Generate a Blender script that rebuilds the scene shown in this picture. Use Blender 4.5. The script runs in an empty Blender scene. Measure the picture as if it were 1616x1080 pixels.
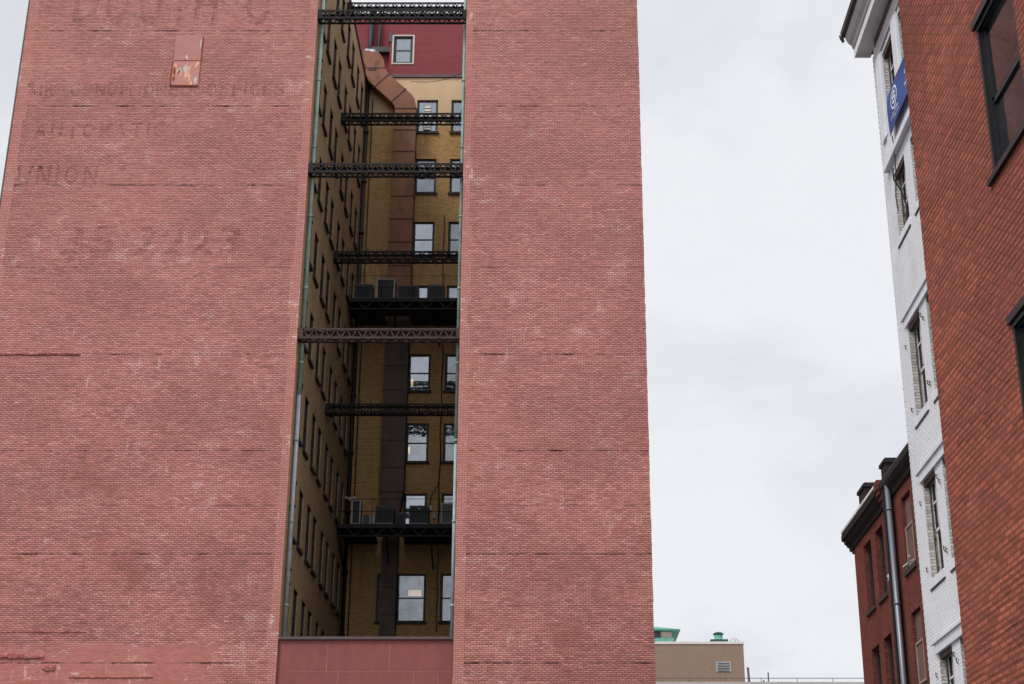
import bpy, math, random
from mathutils import Vector, Matrix
random.seed(7)
R = math.radians
SC = bpy.context.scene
COL = SC.collection

# ------------------------------------------------------------------ helpers
def srgb(r, g, b):
    def f(c):
        c /= 255.0
        return c / 12.92 if c <= 0.04045 else ((c + 0.055) / 1.055) ** 2.4
    return (f(r), f(g), f(b), 1.0)

class MB:
    """collects shapes and links them as ONE mesh object"""
    def __init__(self):
        self.v = []; self.f = []; self.sm = []
    def poly(self, pts, smooth=False):
        n = len(self.v)
        self.v += [tuple(p) for p in pts]
        self.f.append(tuple(range(n, n + len(pts)))); self.sm.append(smooth)
    def box(self, x0, x1, y0, y1, z0, z1):
        if x0 > x1: x0, x1 = x1, x0
        if y0 > y1: y0, y1 = y1, y0
        if z0 > z1: z0, z1 = z1, z0
        n = len(self.v)
        self.v += [(x, y, z) for z in (z0, z1) for y in (y0, y1) for x in (x0, x1)]
        for q in ((0, 2, 3, 1), (4, 5, 7, 6), (0, 1, 5, 4), (2, 6, 7, 3), (0, 4, 6, 2), (1, 3, 7, 5)):
            self.f.append(tuple(n + i for i in q)); self.sm.append(False)
        return self
    def bar(self, p, q, w, t, up=(0, 0, 1)):
        """rectangular bar from p to q, w wide across 'side', t thick along 'up'"""
        p = Vector(p); q = Vector(q); d = (q - p).normalized()
        up = Vector(up); s = d.cross(up)
        if s.length < 1e-4: s = d.cross(Vector((1, 0, 0)))
        s.normalize(); u = s.cross(d).normalized()
        n = len(self.v)
        for e in (p, q):
            for a, b in ((-1, -1), (1, -1), (1, 1), (-1, 1)):
                self.v.append(tuple(e + s * (a * w / 2) + u * (b * t / 2)))
        for k in range(4):
            self.f.append((n + k, n + (k + 1) % 4, n + 4 + (k + 1) % 4, n + 4 + k)); self.sm.append(False)
        self.f.append((n + 3, n + 2, n + 1, n)); self.f.append((n + 4, n + 5, n + 6, n + 7)); self.sm += [False, False]
        return self
    def tube(self, pts, r, seg=10, cap=True):
        pts = [Vector(p) for p in pts]; rings = []
        rr = r if isinstance(r, (list, tuple)) else [r] * len(pts)
        prev = None
        for i, p in enumerate(pts):
            d = (pts[min(i + 1, len(pts) - 1)] - pts[max(i - 1, 0)]).normalized()
            if prev is None:
                a = d.cross(Vector((0.31, 0.17, 0.93)))
                if a.length < 0.1: a = d.cross(Vector((1, 0, 0)))
            else:
                a = prev - d * prev.dot(d)
            a.normalize(); prev = a; b = d.cross(a)
            n = len(self.v)
            for k in range(seg):
                t = 2 * math.pi * k / seg
                self.v.append(tuple(p + (a * math.cos(t) + b * math.sin(t)) * rr[i]))
            rings.append(n)
        for i in range(len(rings) - 1):
            for k in range(seg):
                k2 = (k + 1) % seg
                self.f.append((rings[i] + k, rings[i] + k2, rings[i + 1] + k2, rings[i + 1] + k)); self.sm.append(True)
        if cap:
            self.f.append(tuple(rings[0] + k for k in reversed(range(seg)))); self.sm.append(False)
            self.f.append(tuple(rings[-1] + k for k in range(seg))); self.sm.append(False)
        return self
    def prism(self, prof, axis, a0, a1):
        """closed 2-D profile extruded along axis ('x': prof=(y,z), 'y': prof=(x,z), 'z': prof=(x,y))"""
        def P(p, a):
            return {'x': (a, p[0], p[1]), 'y': (p[0], a, p[1]), 'z': (p[0], p[1], a)}[axis]
        n = len(self.v); m = len(prof)
        self.v += [P(p, a0) for p in prof] + [P(p, a1) for p in prof]
        for k in range(m):
            k2 = (k + 1) % m
            self.f.append((n + k, n + k2, n + m + k2, n + m + k)); self.sm.append(False)
        self.f.append(tuple(n + k for k in reversed(range(m)))); self.f.append(tuple(n + m + k for k in range(m)))
        self.sm += [False, False]
        return self
    def build(self, name, mat, parent=None, loc=None, rotz=0.0, bevel=0.0, rel=True, recalc=True):
        v = self.v
        if parent is not None and rel and loc is None:
            o0 = Vector(parent.location)
            if parent.parent is not None: o0 = o0 + Vector(parent.parent.location)
            v = [tuple(Vector(p) - o0) for p in v]
        me = bpy.data.meshes.new(name)
        me.from_pydata(v, [], self.f)
        me.polygons.foreach_set('use_smooth', self.sm)
        if recalc:
            import bmesh
            b = bmesh.new(); b.from_mesh(me); bmesh.ops.recalc_face_normals(b, faces=b.faces); b.to_mesh(me); b.free()
        me.materials.append(mat); me.update()
        o = bpy.data.objects.new(name, me); COL.objects.link(o)
        if loc is not None: o.location = loc
        o.rotation_euler = (0, 0, rotz)
        if parent is not None: o.parent = parent
        if bevel:
            md = o.modifiers.new('bevel', 'BEVEL'); md.width = bevel; md.segments = 2; md.limit_method = 'ANGLE'
        return o

def tag(o, label=None, cat=None, group=None, kind=None):
    if label: o['label'] = label
    if cat: o['category'] = cat
    if group: o['group'] = group
    if kind: o['kind'] = kind
    return o
def thing(name, label, cat, loc=(0, 0, 0), rotz=0.0, group=None):
    o = bpy.data.objects.new(name, None); COL.objects.link(o)
    o.location = loc; o.rotation_euler = (0, 0, rotz); o.empty_display_size = 0.3
    return tag(o, label, cat, group)
def copy_tree(o, parent):
    c = o.copy(); COL.objects.link(c); c.parent = parent
    for ch in list(o.children): copy_tree(ch, c)
    return c

# ------------------------------------------------------------------ materials
class NT:
    def __init__(self, name):
        self.m = bpy.data.materials.new(name); self.m.use_nodes = True
        self.t = self.m.node_tree; self.t.nodes.clear()
        self.out = self.t.nodes.new('ShaderNodeOutputMaterial')
    def n(self, typ, **kw):
        nd = self.t.nodes.new(typ)
        for k, v in kw.items(): setattr(nd, k, v)
        return nd
    def lk(self, a, b): self.t.links.new(a, b)
    def put(self, sock, v):
        if hasattr(v, 'is_output') or isinstance(v, bpy.types.NodeSocket): self.lk(v, sock)
        elif isinstance(v, (tuple, list)) and len(v) == 3 and sock.type == 'RGBA': sock.default_value = (*v, 1)
        else: sock.default_value = v
    def math(self, op, a, b=None, c=None, clamp=False):
        nd = self.n('ShaderNodeMath', operation=op, use_clamp=clamp)
        self.put(nd.inputs[0], a)
        if b is not None: self.put(nd.inputs[1], b)
        if c is not None: self.put(nd.inputs[2], c)
        return nd.outputs[0]
    def mix(self, f, a, b, mode='MIX'):
        nd = self.n('ShaderNodeMix', data_type='RGBA', blend_type=mode)
        self.put(nd.inputs[0], f); self.put(nd.inputs[6], a); self.put(nd.inputs[7], b)
        return nd.outputs[2]
    def noise(self, vec, scale, detail=3.0, rough=0.55, dist=0.0):
        nd = self.n('ShaderNodeTexNoise'); nd.inputs['Scale'].default_value = scale
        nd.inputs['Detail'].default_value = detail; nd.inputs['Roughness'].default_value = rough
        nd.inputs['Distortion'].default_value = dist
        if vec is not None: self.lk(vec, nd.inputs['Vector'])
        return nd.outputs['Fac']
    def step(self, v, lo, hi):
        nd = self.n('ShaderNodeMapRange', interpolation_type='SMOOTHSTEP')
        self.put(nd.inputs[0], v); nd.inputs[1].default_value = lo; nd.inputs[2].default_value = hi
        return nd.outputs[0]
    def vmul(self, v, s, off=(0, 0, 0)):
        nd = self.n('ShaderNodeVectorMath', operation='MULTIPLY_ADD')
        self.lk(v, nd.inputs[0]); nd.inputs[1].default_value = s; nd.inputs[2].default_value = off
        return nd.outputs[0]
    def xyz(self, x, y, z):
        nd = self.n('ShaderNodeCombineXYZ')
        for i, q in enumerate((x, y, z)): self.put(nd.inputs[i], q)
        return nd.outputs[0]
    def bsdf(self, color, rough=0.7, metal=0.0, height=None, dist=0.01, spec=0.4, strength=1.0):
        b = self.n('ShaderNodeBsdfPrincipled')
        self.put(b.inputs['Base Color'], color); self.put(b.inputs['Roughness'], rough)
        b.inputs['Metallic'].default_value = metal; b.inputs['Specular IOR Level'].default_value = spec
        if height is not None:
            bp = self.n('ShaderNodeBump'); bp.inputs['Distance'].default_value = dist
            bp.inputs['Strength'].default_value = strength
            self.lk(height, bp.inputs['Height']); self.lk(bp.outputs[0], b.inputs['Normal'])
        return b.outputs[0]
    def done(self, sh):
        self.lk(sh, self.out.inputs[0]); return self.m
    def wall_uv(self):
        """(u, v, 0): u runs along the wall whichever way it faces, v is height"""
        g = self.n('ShaderNodeNewGeometry')
        s = self.n('ShaderNodeSeparateXYZ'); self.lk(g.outputs['Position'], s.inputs[0])
        sn = self.n('ShaderNodeSeparateXYZ'); self.lk(g.outputs['True Normal'], sn.inputs[0])
        fx = self.math('GREATER_THAN', self.math('ABSOLUTE', sn.outputs[0]), 0.7)
        fz = self.math('GREATER_THAN', self.math('ABSOLUTE', sn.outputs[2]), 0.7)
        u = self.math('ADD', self.math('MULTIPLY', s.outputs[0], self.math('SUBTRACT', 1.0, fx)), self.math('MULTIPLY', s.outputs[1], fx))
        v = self.math('ADD', self.math('MULTIPLY', s.outputs[2], self.math('SUBTRACT', 1.0, fz)), self.math('MULTIPLY', s.outputs[1], fz))
        return u, v, s.outputs[2], g.outputs['Position']

def plain(name, c, rough=0.6, metal=0.0, var=0.25, scale=3.0, bump=0.0, spec=0.4, c2=None, cover=(0.55, 0.7), stretch=(1, 1, 1)):
    """a paint or metal with uneven tone and, if c2 is given, patches of a second colour"""
    t = NT(name)
    g = t.n('ShaderNodeNewGeometry'); p = t.vmul(g.outputs['Position'], stretch)
    a = t.noise(p, scale, 5.0, 0.65)
    dark = tuple(x * (1 - var) for x in c[:3]); lite = tuple(min(1, x * (1 + var)) for x in c[:3])
    col = t.mix(t.step(a, 0.3, 0.7), dark, lite)
    if c2 is not None:
        b = t.noise(t.vmul(p, (1, 1, 1), (3.1, 7.7, 1.3)), scale * 1.7, 6.0, 0.7)
        col = t.mix(t.step(b, cover[0], cover[1]), col, c2[:3])
    h = t.noise(p, scale * 6, 4.0) if bump else None
    rr = t.math('ADD', rough - 0.08, t.math('MULTIPLY', a, 0.16))
    return t.done(t.bsdf(col, rr, metal, h, bump or 0.01, spec))

def brick(name, c1, c2, mortar, bw=0.215, bh=0.076, ms=0.011, warp=0.012, wob=0.35, odd=None, odd_amt=0.0,
          pale=None, pale_amt=0.0, stain=None, stain_amt=0.0, ragged=0.5, cracks=(), plaster=None, bump=0.012,
          rough=0.88, zpaint=None, stagger=0.0, lowz=None, seed=0.0, zfade=None, rowvar=0.2, fleck=0.0, streak=0.0):
    t = NT(name)
    u, v, z, P = t.wall_uv()
    uv = t.xyz(u, v, seed)
    # courses are never quite level: low frequency wander plus a little per-length jitter
    w1 = t.noise(t.vmul(uv, (0.45, 1.2, 1)), 1.0, 2.0)
    w2 = t.noise(t.vmul(uv, (3.5, 9.0, 1)), 1.0, 2.0)
    vv = t.math('ADD', v, t.math('ADD', t.math('MULTIPLY', t.math('SUBTRACT', w1, 0.5), warp * 4), t.math('MULTIPLY', t.math('SUBTRACT', w2, 0.5), warp * 1.6)))
    uu = t.math('ADD', u, t.math('MULTIPLY', t.math('SUBTRACT', t.noise(t.vmul(uv, (1.3, 13.0, 1)), 1.0, 1.0), 0.5), warp * 6))
    bt = t.n('ShaderNodeTexBrick'); bt.offset = 0.5; bt.squash = 1.0
    t.lk(t.xyz(uu, vv, 0.0), bt.inputs['Vector'])
    bt.inputs['Scale'].default_value = 1.0; bt.inputs['Mortar Size'].default_value = ms
    bt.inputs['Mortar Smooth'].default_value = 0.12; bt.inputs['Brick Width'].default_value = bw; bt.inputs['Row Height'].default_value = bh
    bt.inputs['Bias'].default_value = 0.0
    bt.inputs['Color1'].default_value = (0, 0, 0, 1); bt.inputs['Color2'].default_value = (1, 1, 1, 1); bt.inputs['Mortar'].default_value = (0.5, 0.5, 0.5, 1)
    rnd = bt.outputs['Color']; gap = bt.outputs['Fac']
    col = t.mix(rnd, c1[:3], c2[:3])
    # one random number per brick
    cell = t.n('ShaderNodeTexWhiteNoise', noise_dimensions='2D')
    row = t.math('FLOOR', t.math('DIVIDE', vv, bh))
    par = t.math('SUBTRACT', 1.0, t.math('FLOORED_MODULO', row, 2.0))
    cx = t.math('FLOOR', t.math('DIVIDE', t.math('ADD', uu, t.math('MULTIPLY', par, bw / 2)), bw))
    t.lk(t.xyz(cx, row, 0.0), cell.inputs['Vector'])
    cv = cell.outputs['Value']
    if odd is not None:
        col = t.mix(t.math('MULTIPLY', t.step(cv, 1 - odd_amt - 0.05, 1 - odd_amt + 0.05), 0.85), col, odd[:3])
    # whole courses differ a little in tone, in runs a few metres long
    rw = t.n('ShaderNodeTexWhiteNoise', noise_dimensions='2D')
    t.lk(t.xyz(t.math('FLOOR', t.math('ADD', t.math('MULTIPLY', u, 0.45), t.math('MULTIPLY', t.noise(t.vmul(uv, (0.6, 13, 1)), 1.0, 1.0), 3.0))), row, 0.0), rw.inputs['Vector'])
    col = t.mix(t.math('MULTIPLY', rw.outputs['Value'], rowvar), col, tuple(x * 0.7 for x in c2[:3]))
    if fleck:
        c4 = t.n('ShaderNodeTexWhiteNoise', noise_dimensions='3D'); t.lk(t.xyz(cx, row, 5.0), c4.inputs['Vector'])
        fr = t.noise(t.vmul(uv, (0.55, 0.9, 1), (51, 12, 0)), 1.0, 4.0, 0.65)
        col = t.mix(t.math('MULTIPLY', t.math('MULTIPLY', t.step(c4.outputs['Value'], 0.86, 0.92), t.step(fr, 0.4, 0.62)), fleck), col, tuple(min(1, x * 1.55) for x in c1[:3]))
        col = t.mix(t.math('MULTIPLY', t.step(c4.outputs['Value'], 0.035, 0.02), 0.75), col, tuple(x * 0.4 for x in c2[:3]))
    if streak:      # grime that has run down from sills and ledges
        sk = t.noise(t.vmul(uv, (3.2, 0.16, 1), (61, 3, 0)), 1.0, 5.0, 0.6)
        col = t.mix(t.math('MULTIPLY', t.step(sk, 0.5, 0.7), streak), col, tuple(x * 0.35 for x in c2[:3]))
    big = t.noise(t.vmul(uv, (0.16, 0.22, 1)), 1.0, 5.0, 0.6)
    col = t.mix(t.math('MULTIPLY', t.step(big, 0.35, 0.7), wob), col, tuple(x * 0.72 for x in c2[:3]))
    # joints open up and arrises wear where the wall has weathered: their shadow is painted as wider dark joints in ragged areas
    def joints(width):
        q = t.n('ShaderNodeTexBrick'); q.offset = 0.5; q.squash = 1.0
        t.lk(t.xyz(uu, vv, 0.0), q.inputs['Vector']); q.inputs['Scale'].default_value = 1.0
        q.inputs['Mortar Size'].default_value = width; q.inputs['Mortar Smooth'].default_value = 0.4
        q.inputs['Brick Width'].default_value = bw; q.inputs['Row Height'].default_value = bh
        return q.outputs['Fac']
    reg = t.noise(t.vmul(uv, (0.16, 0.34, 1), (11, 7, 0)), 1.0, 4.0, 0.6)
    rag = t.noise(t.vmul(uv, (1.1, 7.5, 1), (5, 3, 0)), 1.0, 4.0, 0.65)
    lv = t.step(t.math('ADD', t.math('MULTIPLY', reg, 0.55), t.math('MULTIPLY', rag, 0.45)), 0.44, 0.58)
    rg = t.math('MULTIPLY', t.math('MULTIPLY', joints(ms * 2.1), lv), ragged)
    rag2 = t.noise(t.vmul(uv, (1.7, 12.5, 1), (35, 13, 0)), 1.0, 3.0, 0.6)
    lv2 = t.math('MULTIPLY', t.step(rag2, 0.57, 0.66), t.step(reg, 0.44, 0.6))
    rg = t.math('ADD', rg, t.math('MULTIPLY', t.math('MULTIPLY', joints(ms * 3.4), lv2), ragged))
    gapd = t.math('ADD', gap, rg, clamp=True)
    if plaster is not None:
        pz = t.math('ADD', z, t.math('MULTIPLY', t.math('SUBTRACT', t.noise(t.vmul(uv, (0.5, 1.6, 1), (2, 9, 0)), 1.0, 5.0, 0.6), 0.5), plaster[1]))
        pm = t.math('SUBTRACT', 1.0, t.step(pz, plaster[0] - 0.25, plaster[0] + 0.25))
        pm = t.math('MULTIPLY', pm, t.math('SUBTRACT', 1.0, t.step(u, -12.5, -11.2)))
        gapd = t.math('MULTIPLY', gapd, t.math('SUBTRACT', 1.0, t.math('MULTIPLY', pm, 0.8)))
        col = t.mix(t.math('MULTIPLY', pm, 0.7), col, plaster[2][:3])
    if pale is not None:
        # soft bleached areas, then blotches where single bricks have lost their paint
        soft = t.noise(t.vmul(uv, (0.5, 0.4, 1), (1, 4, 0)), 1.0, 6.0, 0.65)
        col = t.mix(t.math('MULTIPLY', t.step(soft, 0.46, 0.7), pale_amt * 0.14), col, pale[:3])
        pn = t.noise(t.vmul(uv, (1.1, 2.4, 1), (21, 9, 0)), 1.0, 6.0, 0.72)
        pv = t.noise(t.vmul(uv, (3.4, 0.9, 1), (71, 19, 0)), 1.0, 4.0, 0.65)
        pn = t.math('MAXIMUM', pn, t.math('SUBTRACT', pv, 0.035))
        pn = t.math('ADD', pn, t.math('MULTIPLY', t.math('SUBTRACT', soft, 0.5), 0.5))
        pf = t.math('MULTIPLY', t.step(pn, 0.585, 0.655), t.math('ADD', 0.3, t.math('MULTIPLY', t.step(cv, 0.2, 0.6), 0.7)))
        col = t.mix(t.math('MULTIPLY', pf, pale_amt), col, pale[:3])
    if stain is not None:
        sn = t.noise(t.vmul(uv, (0.45, 0.4, 1), (17, 14, 0)), 1.0, 6.0, 0.7)
        sf = t.math('MULTIPLY', t.step(sn, 0.5, 0.68), stain_amt)
        if lowz is not None:
            sf = t.math('MULTIPLY', sf, t.math('SUBTRACT', 1.15, t.step(z, lowz[0], lowz[1])), clamp=True)
        col = t.mix(sf, col, stain[:3])
    if zfade is not None:      # weathering: the paint higher up is more bleached
        col = t.mix(t.math('MULTIPLY', t.step(z, zfade[0], zfade[1]), zfade[3]), col, zfade[2][:3])
    col = t.mix(t.math('MULTIPLY', gapd, 0.85), col, mortar[:3])
    fine = t.noise(t.vmul(uv, (38, 38, 1)), 1.0, 4.0, 0.7)
    col = t.mix(0.3, col, t.mix(fine, tuple(x * 0.45 for x in c1[:3]), tuple(min(1, x * 1.5) for x in c1[:3])))
    h = t.math('ADD', t.math('SUBTRACT', 1.0, gapd), t.math('ADD', t.math('MULTIPLY', fine, 0.35), t.math('MULTIPLY', rnd, 0.3)))
    for zc, amt in cracks:
        zz = t.math('ADD', z, t.math('MULTIPLY', t.math('SUBTRACT', w2, 0.5), 0.05))
        ln = t.math('SUBTRACT', 1.0, t.step(t.math('ABSOLUTE', t.math('SUBTRACT', zz, zc)), 0.008, 0.05))
        br = t.step(t.noise(t.vmul(uv, (0.75, 0.01, 1), (zc * 3.3, zc, 0)), 1.0, 6.0, 0.75), 0.42, 0.66)
        ln = t.math('MULTIPLY', ln, t.math('MULTIPLY', br, amt))
        col = t.mix(ln, col, tuple(x * 0.28 for x in mortar[:3]))
        h = t.math('SUBTRACT', h, t.math('MULTIPLY', ln, 2.0))
    if zpaint is not None:
        zz = t.math('ADD', z, t.math('MULTIPLY', t.math('SUBTRACT', t.noise(t.vmul(uv, (1.2, 1.2, 1)), 1.0, 4.0), 0.5), 0.5))
        zm = t.step(zz, zpaint[0] - 0.25, zpaint[0] + 0.25)
        col = t.mix(t.math('MULTIPLY', zm, 0.85), col, t.mix(t.noise(t.vmul(uv, (1.5, 0.6, 1)), 1.0, 5.0), tuple(x * 0.75 for x in zpaint[1][:3]), zpaint[1][:3]))
    return t.done(t.bsdf(col, rough, 0.0, h, bump, 0.25))

M = {}
CR = tuple((z, a) for z, a in ((40.2, .9), (36.53, 1), (32.86, 1), (29.17, .9), (25.49, .45), (21.78, 1), (17.85, 1), (15.7, .4), (13.84, 1), (11.9, .4), (9.83, 1)))
M['pink'] = brick('pink_painted_brick', srgb(216, 149, 138), srgb(178, 104, 94), srgb(66, 35, 32), odd=srgb(142, 78, 69), odd_amt=0.12, ms=0.011, rowvar=0.35, fleck=0.6,
                  pale=srgb(234, 200, 187), pale_amt=0.62, stain=srgb(150, 74, 56), stain_amt=0.75, ragged=1.0, cracks=CR, lowz=(11, 26),
                  plaster=(10.4, 1.6, srgb(156, 84, 78)), wob=0.35, zfade=(12, 40, srgb(180, 136, 130), 0.25), bump=0.02)
M['pink_quoin'] = brick('pink_corner_brick', srgb(206, 144, 133), srgb(180, 113, 103), srgb(86, 48, 44), pale=srgb(234, 208, 192), pale_amt=0.95, ragged=0.3, wob=0.35, warp=0.006, bump=0.006)
M['yellow'] = brick('yellow_brick', srgb(204, 174, 136), srgb(184, 152, 112), srgb(126, 100, 72), odd=srgb(160, 122, 82), odd_amt=0.2, stain=srgb(130, 100, 72), stain_amt=0.35, streak=0.5,
                    ragged=0.3, wob=0.35, bump=0.008)
M['yellow_back'] = brick('yellow_brick_painted_top', srgb(206, 168, 116), srgb(184, 144, 94), srgb(108, 80, 52), odd=srgb(158, 112, 64), odd_amt=0.2, stain=srgb(132, 96, 60), stain_amt=0.4, streak=0.55,
                    ragged=0.3, wob=0.35, bump=0.008, zpaint=(41.7, srgb(226, 196, 160)))
M['yellow_dark'] = brick('darkened_yellow_brick', srgb(120, 94, 64), srgb(98, 76, 52), srgb(60, 48, 36), ragged=0.3, bump=0.008)  # unseen court wall, colour darkened so it bounces less light into the court
M['crimson'] = brick('crimson_painted_brick', srgb(142, 72, 75), srgb(132, 64, 67), srgb(108, 48, 52), ragged=0.5, wob=0.2, bump=0.008)
M['red'] = brick('red_brick', srgb(190, 104, 80), srgb(122, 66, 58), srgb(44, 34, 33), bh=0.0677, bw=0.208, ms=0.011, odd=srgb(82, 50, 48), odd_amt=0.12, pale=srgb(172, 112, 92), pale_amt=0.3,
                 stain=srgb(84, 48, 44), stain_amt=0.7, ragged=0.45, wob=0.6, warp=0.008, bump=0.03, rowvar=0.35, fleck=0.45)
M['dark_red'] = brick('dark_red_brick', srgb(142, 76, 62), srgb(98, 53, 46), srgb(34, 24, 24), bh=0.076, ms=0.015, odd=srgb(84, 40, 34), odd_amt=0.2, ragged=0.3, wob=0.4, bump=0.01, stain=srgb(60, 34, 30), stain_amt=0.6)
M['white_brick'] = brick('white_painted_brick', srgb(238, 240, 243), srgb(230, 232, 236), srgb(188, 191, 197), bh=0.0677, ms=0.007, wob=0.12, ragged=0.35, stain=srgb(172, 170, 168), stain_amt=0.5, streak=0.12, warp=0.006, bump=0.01, rough=0.7)
M['white_worn'] = brick('worn_white_brick', srgb(214, 214, 212), srgb(196, 196, 194), srgb(122, 120, 116), bh=0.0677, ms=0.009, wob=0.3, ragged=0.5, stain=srgb(96, 84, 74), stain_amt=0.9, warp=0.006, bump=0.014, odd=srgb(140, 132, 124), odd_amt=0.15)
M['tan_brick'] = brick('tan_brick', srgb(162, 140, 120), srgb(142, 122, 104), srgb(96, 82, 70), ms=0.016, ragged=0.15, wob=0.2, bump=0.006)
M['dark_chim'] = brick('soot_dark_brick', srgb(58, 50, 50), srgb(46, 40, 42), srgb(30, 27, 28), bh=0.07, wob=0.3, bump=0.01)
M['panel'] = plain('dark_red_panel', srgb(134, 73, 68), 0.75, var=0.12, scale=1.3, c2=srgb(160, 98, 90), cover=(0.56, 0.78), stretch=(1, 1, 0.4))
M['ledge'] = plain('crumbling_pink_render', srgb(154, 88, 82), 0.9, var=0.2, scale=4, c2=srgb(196, 146, 136), cover=(0.52, 0.7), bump=0.02)
M['seam'] = plain('pale_seam', srgb(172, 122, 108), 0.8, var=0.15)
M['coping'] = plain('dark_coping_metal', srgb(84, 66, 66), 0.5, var=0.2)
M['iron'] = plain('dark_rusty_iron', srgb(22, 17, 17), 0.8, 0.0, var=0.4, scale=2.5, c2=srgb(48, 32, 29), cover=(0.5, 0.72), bump=0.003)
M['iron_brown'] = plain('rust_brown_iron', srgb(64, 46, 43), 0.8, 0.0, var=0.3, scale=2.5, c2=srgb(42, 31, 30), cover=(0.5, 0.7), bump=0.003)
M['black_iron'] = plain('black_grating_iron', srgb(30, 28, 29), 0.7, 0.1, var=0.3)
M['duct'] = plain('rust_painted_duct', srgb(126, 80, 56), 0.65, 0.0, var=0.2, scale=1.1, c2=srgb(100, 60, 42), cover=(0.52, 0.7), stretch=(1, 1, 0.35))
M['duct_grey'] = plain('grey_brown_duct', srgb(84, 68, 62), 0.7, 0.0, var=0.25, scale=0.9, c2=srgb(104, 92, 88), cover=(0.55, 0.75), stretch=(1, 1, 0.5))
M['seam_dark'] = plain('duct_flange', srgb(70, 44, 36), 0.7, var=0.2)
M['flake'] = plain('flaked_white_paint', srgb(216, 212, 210), 0.7, var=0.1)
M['verdigris'] = plain('pale_green_pipe', srgb(140, 162, 154), 0.7, var=0.22, scale=1.2, c2=srgb(104, 122, 108), cover=(0.55, 0.7))
M['grey_pipe'] = plain('pale_grey_pipe', srgb(158, 163, 170), 0.55, var=0.16, scale=2)
M['dark_pipe'] = plain('dark_green_pipe', srgb(24, 25, 27), 0.6, var=0.3)
M['frame'] = plain('dark_window_paint', srgb(48, 46, 44), 0.55, var=0.25, scale=4)
M['frame_black'] = plain('black_window_paint', srgb(28, 29, 32), 0.4, var=0.3, scale=3)
M['sill'] = plain('dark_stone_sill', srgb(60, 52, 46), 0.8, var=0.3, scale=4)
M['stone_trim'] = plain('pale_window_surround', srgb(188, 180, 170), 0.8, var=0.1)
M['white_trim'] = plain('white_trim_paint', srgb(216, 219, 224), 0.6, var=0.06, scale=2.0)
M['cornice'] = plain('pale_grey_cornice_paint', srgb(228, 228, 230), 0.6, var=0.06, scale=1.6)
M['cornice_grey'] = plain('grey_cornice_mould', srgb(176, 173, 172), 0.65, var=0.1)
M['gutter'] = plain('dark_gutter', srgb(66, 62, 64), 0.5, var=0.25)
M['worn_frame'] = plain('peeling_window_wood', srgb(176, 172, 166), 0.8, var=0.15, scale=5, c2=srgb(70, 56, 48), cover=(0.5, 0.62))
M['worn_white_sash'] = plain('chalky_sash_wood', srgb(206, 204, 200), 0.8, var=0.15, scale=6, c2=srgb(112, 104, 98), cover=(0.55, 0.7))
M['bare_wood'] = plain('bare_dark_wood', srgb(86, 66, 56), 0.85, var=0.3, scale=5)
M['hook'] = plain('rusty_hook', srgb(60, 48, 44), 0.8, var=0.3)
M['dk_cornice'] = plain('black_cornice_paint', srgb(19, 18, 21), 0.85, var=0.3, scale=2)
M['dk_cornice2'] = plain('brown_black_cornice', srgb(26, 21, 22), 0.85, var=0.3, scale=2)
M['flash'] = plain('white_flashing', srgb(214, 212, 210), 0.6, var=0.08)
M['brown_pane'] = plain('brown_board', srgb(104, 84, 76), 0.8, var=0.15)
M['tan_frame'] = plain('tan_screen_frame', srgb(150, 134, 122), 0.7, var=0.15)
M['green_roof'] = plain('green_copper', srgb(64, 132, 114), 0.55, var=0.12, scale=1.0)
M['green_dark'] = plain('dark_green_metal', srgb(28, 72, 62), 0.6, var=0.2)
M['pale_green'] = plain('pale_green_metal', srgb(98, 156, 140), 0.55, var=0.1)
M['concrete'] = plain('pale_concrete', srgb(206, 200, 196), 0.85, var=0.08)
M['ac'] = plain('charcoal_casing', srgb(62, 66, 74), 0.55, var=0.15, scale=3)
M['ac_slat'] = plain('dark_grille', srgb(34, 37, 42), 0.6, var=0.2)
M['ac_green'] = plain('dark_green_casing', srgb(50, 58, 56), 0.55, var=0.15)
M['ac_light'] = plain('pale_casing', srgb(150, 152, 152), 0.5, var=0.12)
M['ac_olive'] = plain('olive_grille', srgb(48, 46, 36), 0.7, var=0.2)
M['white_box'] = plain('white_plastic', srgb(196, 194, 188), 0.5, var=0.05)
M['cable'] = plain('black_cable', srgb(30, 26, 24), 0.7, var=0.2)
M['banner'] = plain('blue_vinyl', srgb(52, 80, 142), 0.55, var=0.07, scale=0.9)
M['ink'] = plain('white_print', srgb(220, 226, 236), 0.6, var=0.03)
M['asphalt'] = plain('asphalt', (0.05, 0.05, 0.052, 1), 0.9, var=0.25, scale=1.5, bump=0.01)
M['pavement'] = plain('concrete_pavement', srgb(150, 146, 140), 0.9, var=0.12, scale=1.2)
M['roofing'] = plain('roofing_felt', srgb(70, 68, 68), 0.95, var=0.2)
M['blind'] = plain('pale_blind', srgb(190, 190, 188), 0.8, var=0.06)
M['chrome'] = plain('galvanised_pipe', srgb(122, 125, 134), 0.45, 0.5, var=0.1, scale=1.5, stretch=(1, 1, 0.2))
M['curtain'] = plain('faded_curtain', srgb(136, 136, 138), 0.9, var=0.2, scale=1.2, stretch=(2, 2, 0.2))
M['interior'] = plain('room_wall', srgb(96, 98, 102), 0.9, var=0.15)

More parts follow.
